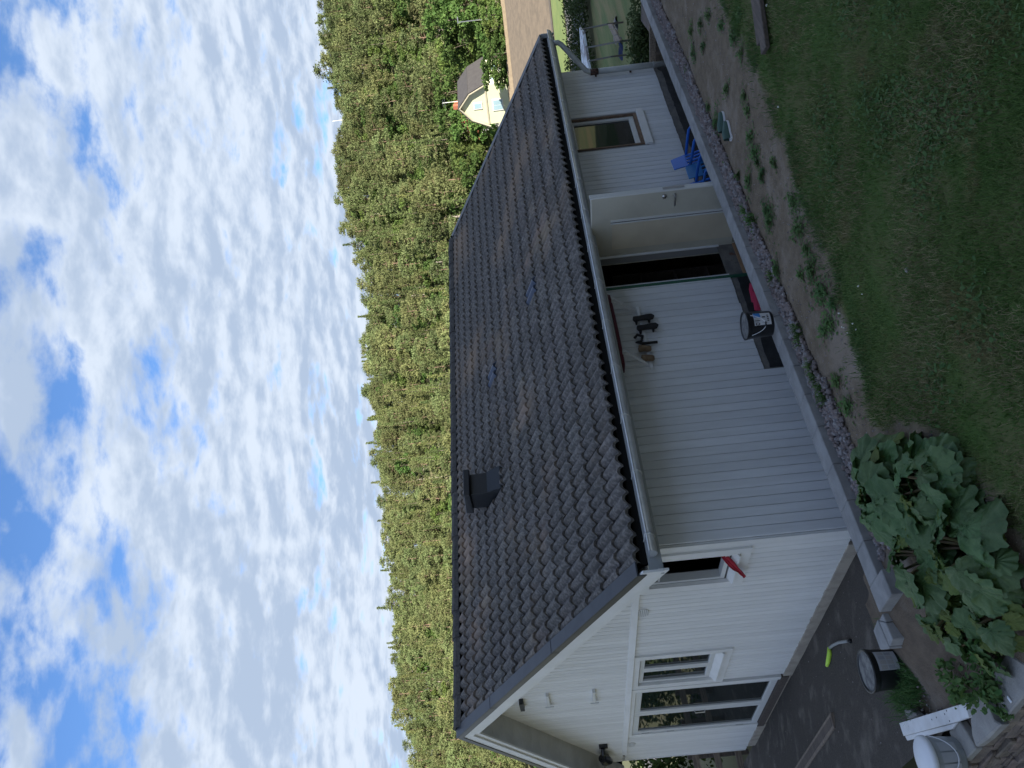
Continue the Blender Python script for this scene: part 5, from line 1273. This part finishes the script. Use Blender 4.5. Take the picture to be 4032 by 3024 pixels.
simple_house('grey_shed', 128, 590, 3.0, 4.5, 1.7, 0.5, m_fgrey, m_fgrey, 'low grey shed beside the cream outbuilding', rad(70), 'shed')

# ------------------------------------------------------------------ trees
def tufts(P, s, r, up=0.2, asp=0.5):
    """needle / leaf tufts: one bent quad per point"""
    n = len(P); d = r.normal(size=(n, 3)); d[:, 2] += up; d /= np.linalg.norm(d, axis=1)[:, None]
    e = np.cross(d, r.normal(size=(n, 3))); e /= np.linalg.norm(e, axis=1)[:, None]; S_ = r.uniform(s[0], s[1], n)[:, None]
    V = np.stack([P-d*S_-e*S_*asp*0.6, P+d*S_*0.2-e*S_*asp, P+d*S_, P+d*S_*0.1+e*S_*asp], 1).reshape(-1, 3)
    F = (np.arange(n)*4)[:, None]+np.arange(4)[None]
    return V, F
def tree_mesh(kind, seed):
    r = np.random.default_rng(seed); tr = MB()
    if kind == 'pine':
        H = 15.0; lean = r.normal(0, 0.25, 2)
        tr.tube([(0, 0, -0.6), (lean[0]*.4, lean[1]*.4, H*.45), (lean[0], lean[1], H*.95)], [0.20, 0.13, 0.04], 7)
        P = []
        for k in range(46):
            t = r.uniform(0.36, 1.0); z = H*t; R_ = (0.5+2.3*math.sin(math.pi*min(1, (1.03-t)/0.62)**0.75))*r.uniform(0.5, 1.0); a = r.uniform(0, 6.28)
            c = np.array([lean[0]*t+R_*math.cos(a), lean[1]*t+R_*math.sin(a), z+R_*0.18]); q = c+r.normal(size=(34, 3))*np.array([0.50, 0.50, 0.26]); P.append(q)
            if k % 2 == 0: tr.tube([(lean[0]*t, lean[1]*t, z-0.2), tuple(c)], [0.05, 0.015], 4)
        P.append(np.array([lean[0], lean[1], H*0.97])+r.normal(size=(80, 3))*np.array([0.45, 0.45, 0.55]))
        Q = np.concatenate(P); Q[:, :2] *= 1.12; V, F = tufts(Q, (0.19, 0.40), r, 0.35, 0.46)
    elif kind == 'spruce':
        H = 16.0; tr.tube([(0, 0, -0.6), (0, 0, H*.5), (0, 0, H*.98)], [0.19, 0.12, 0.02], 7); P = []
        for k in range(30):
            t = 0.10+0.90*k/29; z = H*t; R_ = 2.35*(1.02-t)**0.85; nb_ = max(4, int(9*(1.1-t)))
            for j in range(nb_):
                a = 6.28*j/nb_+k*0.7+r.uniform(-.3, .3); rl = R_*r.uniform(0.7, 1.1); m = max(5, int(13*rl/2))
                s_ = r.uniform(0.15, 1, m)[:, None]; base = np.array([math.cos(a)*rl, math.sin(a)*rl, -0.32*rl]); P.append(np.array([0, 0, z])+base*s_+r.normal(size=(m, 3))*np.array([.16, .16, .12]))
        tt = r.uniform(0, 1, 110)**0.7; aa = r.uniform(0, 6.28, 110); rr_ = 0.55*(1-tt)*r.uniform(0.3, 1, 110); P.append(np.stack([rr_*np.cos(aa), rr_*np.sin(aa), H*(0.84+0.16*tt)], 1))
        Q = np.concatenate(P); Q[:, :2] *= 1.1; V, F = tufts(Q, (0.17, 0.38), r, -0.15, 0.46)
    elif kind == 'broad':
        H = 12.0; tr.tube([(0, 0, -0.6), (0.1, 0, H*.3), (0.2, 0.1, H*.7)], [0.24, 0.18, 0.06], 7); P = []
        for k in range(24):
            a = r.uniform(0, 6.28); t = r.uniform(0.25, 0.95); R_ = 3.4*math.sin(math.pi*(0.15+0.8*(1-t)))**0.7*r.uniform(0.35, 1.0); c = np.array([R_*math.cos(a), R_*math.sin(a), H*t])
            d = r.normal(size=(85, 3)); d /= np.linalg.norm(d, axis=1)[:, None]; P.append(c+d*np.array([1.05, 1.05, 0.8])*r.uniform(0.55, 1.05, (85, 1))*r.uniform(0.8, 1.25))
            if k % 3 == 0: tr.tube([(0.1, 0, H*.3), tuple(c*0.6+np.array([0, 0, H*.2])), tuple(c)], [0.10, 0.05, 0.02], 4)
        Q = np.concatenate(P); Q[:, :2] *= 1.15; V, F = tufts(Q, (0.18, 0.36), r, 0.1, 0.75)
    elif kind == 'dead':
        H = 11.0; tr.tube([(0, 0, -0.6), (0.2, 0, H*.5), (0.1, 0.2, H)], [0.20, 0.13, 0.03], 6); P = []
        for k in range(26):
            t = r.uniform(0.3, 0.97); a = r.uniform(0, 6.28); l = 2.2*(1.1-t)*r.uniform(0.5, 1); c = np.array([l*math.cos(a), l*math.sin(a), H*t+l*0.5]); tr.tube([(0.15, 0.1, H*t), tuple(c*np.array([.5, .5, 1])+np.array([0, 0, -l*.2])), tuple(c)], [0.05, 0.03, 0.012], 4)
        P.append(np.array([[0, 0, H*.9]])+r.normal(size=(60, 3))*np.array([1.0, 1.0, 1.6])); V, F = tufts(np.concatenate(P), (0.05, 0.16), r, 0.2, 0.3)
    return V, F, tr
PROTO = {}
def proto(kind, nvar, m, mb_):
    for s in range(nvar):
        V, F, tr = tree_mesh(kind, 100+s*17+len(kind)*7); PROTO.setdefault(kind, []).append((arrmesh(kind+'_crown', V, F, m), tr.mesh(kind+'_trunk', mb_, True)))
proto('pine', 4, m_pine, m_pinebk); proto('spruce', 3, m_spruce, m_bark); proto('broad', 4, m_leaf, m_bark); proto('dead', 2, m_deadbk, m_deadbk)
LAB = {'pine': 'olive green pine standing in the wood on the hillside', 'spruce': 'pointed dark green spruce standing in the wood on the hillside', 'broad': 'rounded leafy tree standing in the wood on the hillside', 'dead': 'bare grey dead tree standing among the hillside wood'}
NAMES = {'pine': 'pine_tree', 'spruce': 'spruce_tree', 'broad': 'leafy_tree', 'dead': 'dead_tree'}
def plant(kind, v, x, y, s, rz, label=None, group=None, z=None, name=None, sxy=1.0):
    cm, tm_ = PROTO[kind][v % len(PROTO[kind])]
    e = empty(name or NAMES[kind], (x, y, (G(x, y) if z is None else z)), rz, label or LAB[kind], 'tree', group or 'trees of the hillside wood')
    c = link('crown', cm, e); t = link('trunk', tm_, e); e.scale = (s*sxy, s*sxy, s)
    return e
cand = []
tr_ = random.Random(11)
f = 172.0
while f < DR+26:
    step = 5.0+0.004*(f-170)
    l = -0.60*f
    while l < 0.60*f:
        ff_, ll_ = f+tr_.uniform(-2, 2), l+tr_.uniform(-2, 2); x, y = at_fl(ff_, ll_)
        yi = 1512-ll_/ff_*FPX
        bare = nz(x*0.022, y*0.022, 7.7)
        if bare > 0.42 or (bare > 0.28 and tr_.random() < 0.5): l += step; continue
        k = tr_.random(); low = (ff_-172)/(DR-172)
        right = yi < 1000
        if right: kind = 'broad' if k < 0.55-0.35*low else ('pine' if k < 0.80 else ('spruce' if k < 0.985 else 'dead'))
        else: kind = 'broad' if k < 0.22-0.10*low else ('pine' if k < 0.66 else ('spruce' if k < 0.96 else 'dead'))
        if low > 0.72 and kind == 'dead': kind = 'pine'
        s = (tr_.uniform(0.62, 1.08) if low < 0.8 else tr_.uniform(0.68, 1.02))*(0.96 if kind == 'broad' else 1.04)
        cand.append((ff_, ll_, x, y, kind, tr_.randrange(4), s, tr_.uniform(0, 6.28), yi))
        l += step*tr_.uniform(0.85, 1.15)
    f += step*0.92
# the ones that show largest in the picture are trees of their own, the others one wood
def vis_key(c):
    onscreen = -80 < c[8] < 3100
    return (0 if onscreen else 1, 0 if c[8] < 1000 or c[0] > DR-16 else 1, c[0])
cand.sort(key=vis_key)
npick = 262
def tree_label(c):
    low = (c[0]-172)/(DR-172); size = 'tall' if c[6] > 0.84 else 'small'
    where = 'at the foot of the wooded hill' if low < 0.25 else ('half way up the wooded hill' if low < 0.8 else 'on the crest of the wooded hill against the sky')
    return {'pine': f'{size} olive green pine {where}', 'spruce': f'{size} pointed dark green spruce {where}', 'broad': f'{size} rounded leafy tree {where}', 'dead': f'{size} bare grey dead tree {where}'}[c[4]]
for c in cand[:npick]: plant(c[4], c[5], c[2], c[3], c[6], c[7], tree_label(c))
rest_c = cand[npick:]
def forest_nodes(groups):
    """remaining trees: one object, instances on points"""
    from collections import defaultdict
    ng = bpy.data.node_groups.new('forest_nodes', 'GeometryNodeTree')
    ng.interface.new_socket('Geometry', in_out='INPUT', socket_type='NodeSocketGeometry'); ng.interface.new_socket('Geometry', in_out='OUTPUT', socket_type='NodeSocketGeometry')
    N = ng.nodes; L = ng.links; gi = N.new('NodeGroupInput'); go = N.new('NodeGroupOutput'); join = N.new('GeometryNodeJoinGeometry'); L.new(join.outputs[0], go.inputs[0])
    at = N.new('GeometryNodeInputNamedAttribute'); at.data_type = 'INT'; at.inputs[0].default_value = 'kindid'
    sc = N.new('GeometryNodeInputNamedAttribute'); sc.data_type = 'FLOAT'; sc.inputs[0].default_value = 'tsize'
    rt = N.new('GeometryNodeInputNamedAttribute'); rt.data_type = 'FLOAT_VECTOR'; rt.inputs[0].default_value = 'trot'
    for i, (kind, v) in enumerate(groups):
        src = [o for o in bpy.data.objects if o.parent and o.data in PROTO[kind][v]]
        cr = next(o for o in src if o.data == PROTO[kind][v][0]); tk = next(o for o in src if o.data == PROTO[kind][v][1])
        cp = N.new('FunctionNodeCompare'); cp.data_type = 'INT'; cp.operation = 'EQUAL'
        ia = [s for s in cp.inputs if s.type == 'INT']; L.new(at.outputs[0], ia[0]); ia[1].default_value = i
        for ob in (cr, tk):
            oi = N.new('GeometryNodeObjectInfo'); oi.inputs[0].default_value = ob; oi.transform_space = 'ORIGINAL'
            ip = N.new('GeometryNodeInstanceOnPoints'); L.new(gi.outputs[0], ip.inputs['Points']); L.new(cp.outputs[0], ip.inputs['Selection'])
            L.new([s for s in oi.outputs if s.name == 'Geometry'][0], ip.inputs['Instance']); L.new(sc.outputs[0], ip.inputs['Scale']); L.new(rt.outputs[0], ip.inputs['Rotation'])
            L.new(ip.outputs[0], join.inputs[0])
    return ng
groups = [(k, v) for k in PROTO for v in range(len(PROTO[k]))]
groups = [g for g in groups if any(c[4] == g[0] and c[5] % len(PROTO[g[0]]) == g[1] for c in cand[:npick])]
gid = {g: i for i, g in enumerate(groups)}
V = []; K = []; S_ = []; Rt = []
for c in rest_c:
    g = (c[4], c[5] % len(PROTO[c[4]]))
    if g not in gid: g = groups[0]
    V.append((c[2], c[3], G(c[2], c[3]))); K.append(gid[g]); S_.append(c[6]); Rt += [0, 0, c[7]]
me = bpy.data.meshes.new('forest'); me.from_pydata(V, [], [])
me.attributes.new('kindid', 'INT', 'POINT').data.foreach_set('value', K); me.attributes.new('tsize', 'FLOAT', 'POINT').data.foreach_set('value', S_); me.attributes.new('trot', 'FLOAT_VECTOR', 'POINT').data.foreach_set('vector', Rt)
fo = link('forest', me); md = fo.modifiers.new('trees', 'NODES'); md.node_group = forest_nodes(groups)
tag(fo, 'dense mixed wood of pine, spruce and leafy trees covering the hill', 'forest', kind='stuff')
print('trees', npick, 'in wood', len(rest_c))

# garden trees round the far houses
def im_tree(kind, v, f, yimg, s, label, sxy=1.0, name=None, group='garden trees around the far houses'):
    x, y = at_fl(f, (1512-yimg)/FPX*f); return plant(kind, v, x, y, s, v*1.3, label, group, name=name, sxy=sxy)
for f, yi, s, v in ((150, 60, 1.25, 0), (152, 150, 1.0, 1), (158, 260, 1.1, 2), (168, 330, 1.25, 3), (170, 430, 1.2, 0), (168, 520, 1.05, 1), (150, 620, 0.95, 2), (146, 670, 0.9, 3), (150, 700, 0.8, 0), (165, 590, 1.1, 1), (163, 480, 1.1, 2), (166, 200, 1.15, 3), (164, 10, 1.2, 1)):
    im_tree('broad', v, f, yi, s, ('tall ' if s > 1.12 else 'low ' if s < 0.9 else 'broad ')+('leafy tree right behind the yellow house' if 230 < yi < 560 else 'leafy tree beside the low outbuildings' if yi >= 560 else 'leafy tree behind the bushes of the field edge'))
for f, yi, s, v in ((124, 60, 0.42, 0), (122, 110, 0.40, 1), (123, 165, 0.42, 2), (121, 215, 0.40, 3), (126, 20, 0.45, 1), (133, 180, 0.5, 2), (135, 130, 0.55, 0), (131, 300, 0.55, 2), (131, 268, 0.5, 1)):
    im_tree('broad', v, f, yi, s, 'round low leafy bush at the far edge of the field', 1.35, 'field_bush', 'bushes at the edge of the field').location.z -= 2.7*s
x, y = at_fl(140, (1512-95)/FPX*140)
c_, t_ = PROTO['broad'][1]
def lamp_post():
    x, y = at_fl(136, (1512-72)/FPX*136); e = empty('lamp_post', (x, y, G(x, y)), math.atan2(CAM[1]-y, CAM[0]-x), 'slim grey street lamp among the bushes by the field', 'street lamp')
    MB().tube([(0, 0, 0), (0, 0, 8.0)], 0.09, 6).build('post', m_metal, e); MB().box(-0.2, 0.2, -0.2, 0.9, 8.0, 8.15).build('lamp_head', m_metal, e)
lamp_post()
x, y = at_fl(DR-2, (1512-409)/FPX*DR); e = empty('mast', (x, y, G(x, y)), 0, 'thin white mast rising above the hilltop trees', 'mast')
MB().tube([(0, 0, 0), (0, 0, 16.5)], [0.16, 0.09], 6).build('pole', m_trimw, e)
for (f, yi, s, v, lab) in ((296, 200, 1.30, 0, 'tall spreading pine standing out above the skyline at the hill shoulder'), (297, 2340, 1.22, 1, 'tall pointed spruce standing out above the low part of the skyline')):
    im_tree('pine' if v == 0 else 'spruce', v, f, yi, s, lab, group='skyline trees')
# rocks on the hillside
for k, (f, yi, s) in enumerate(((292, 430, 5.0), (214, 2480, 4.5), (222, 2540, 4.0), (232, 2400, 4.0), (208, 2650, 3.5), (196, 2360, 3.0), (188, 940, 4.0), (186, 880, 3.5))):
    x, y = at_fl(f, (1512-yi)/FPX*f); V_ = IV*np.array([1.4, 1.4, 0.7])*s*rng.uniform(0.75, 1.2, (12, 1))
    o = link('rock_outcrop', arrmesh('rock_outcrop', V_, IF, m_rock), None, (x, y, G(x, y)+0.1*s), (0, 0, k)); sb = o.modifiers.new('s', 'SUBSURF'); sb.subdivision_type = 'SIMPLE'; sb.levels = 2; sb.render_levels = 2
    tag(o, 'brown bare rock outcrop showing between trees on the hillside', 'rock', 'rock outcrops on the hillside')

# ------------------------------------------------------------------ behind the gable, left edge of the view
ff = empty('slat_fence', (-0.6, 8.9, -0.3), 0, 'dark weathered timber frame fence behind the left end of the gable', 'fence')
for k in range(5): MB().box(-1.4+0.55*k, -1.32+0.55*k, 0.0, 0.07, 0, 1.15).build('post', m_woodd, ff)
for z in (0.15, 0.55, 0.95): MB().box(-1.5, 1.3, -0.03, -0.002, z, z+0.12).build('rail', m_wood, ff)
for x, y, s in ((-1.6, 10.2, 2.4), (-0.2, 10.6, 2.6), (1.2, 10.3, 2.4), (-2.6, 11.5, 2.6), (2.6, 11.2, 2.8)):
    e = empty('leafy_shrub', (x, y, -0.35), 0, 'sunlit leafy shrub behind the slat fence at the gable end', 'shrub', 'shrubs behind the slat fence')
    o = leafcards(foliage_cloud([(random.gauss(0, .35), random.gauss(0, .35), s*random.uniform(.3, .8), .6, .6) for _ in range(9)], 1500, 0, int(x*7+20)), (0.03, 0.08), m_leaf, 'foliage', '', tilt=1.0); o.parent = e
    MB().tube([(0, 0, 0), (0.1, 0, s*.6)], [0.05, 0.02], 6).build('stem', m_bark, e)

# ------------------------------------------------------------------ unseen tall house, added and sized to shade the yard, and trees beside it
oh = empty('shade_house', (4.2, -15.0, -0.6), 0, 'unseen tall pale house added to shade the yard, standing behind the lawn', 'house')
HW, HL, HE, HR = 4.5, 15.6, 6.6, 11.8
MB().add([(-HL, -HW, 0), (HL, -HW, 0), (HL, HW, 0), (-HL, HW, 0), (-HL, -HW, HE), (HL, -HW, HE), (HL, HW, HE), (-HL, HW, HE), (-HL, 0, HR-0.1), (HL, 0, HR-0.1)], [(0, 1, 5, 4), (2, 3, 7, 6), (1, 2, 6, 9, 5), (3, 0, 4, 8, 7)]).build('wall', mat('shade_house_paint', (0.68, 0.67, 0.64), (0.62, 0.61, 0.58), 1.0, 0.8), oh)
for s in (-1, 1): MB().hexa([(-HL-0.5, s*(HW+0.5), HE-0.6), (HL+0.5, s*(HW+0.5), HE-0.6), (HL+0.5, 0, HR), (-HL-0.5, 0, HR), (-HL-0.5, s*(HW+0.5), HE-0.35), (HL+0.5, s*(HW+0.5), HE-0.35), (HL+0.5, 0, HR+0.25), (-HL-0.5, 0, HR+0.25)]).build('roof_slope', m_tileb, oh)
for k in range(7):
    for z in (1.3, 3.9):
        o = MB().box(-14+4.4*k, -12.6+4.4*k, HW, HW+0.06, z, z+1.5).build('window', m_trimw, oh); MB().box(-13.88+4.4*k, -12.72+4.4*k, HW+0.061, HW+0.075, z+0.12, z+1.38).build('pane', m_glass, o)
for k, (x, y, s) in enumerate(((-27, -4, 0.8), (-30, 3, 0.85), (-28, 9, 0.75), (-34, -8, 0.9), (-31, 15, 0.85), (-38, 2, 1.0), (-24, 19, 0.7))):
    plant('broad', k, x, y, s, k, 'broad garden tree standing beyond the lower garden', 'trees beyond the lower garden', z=-0.6)
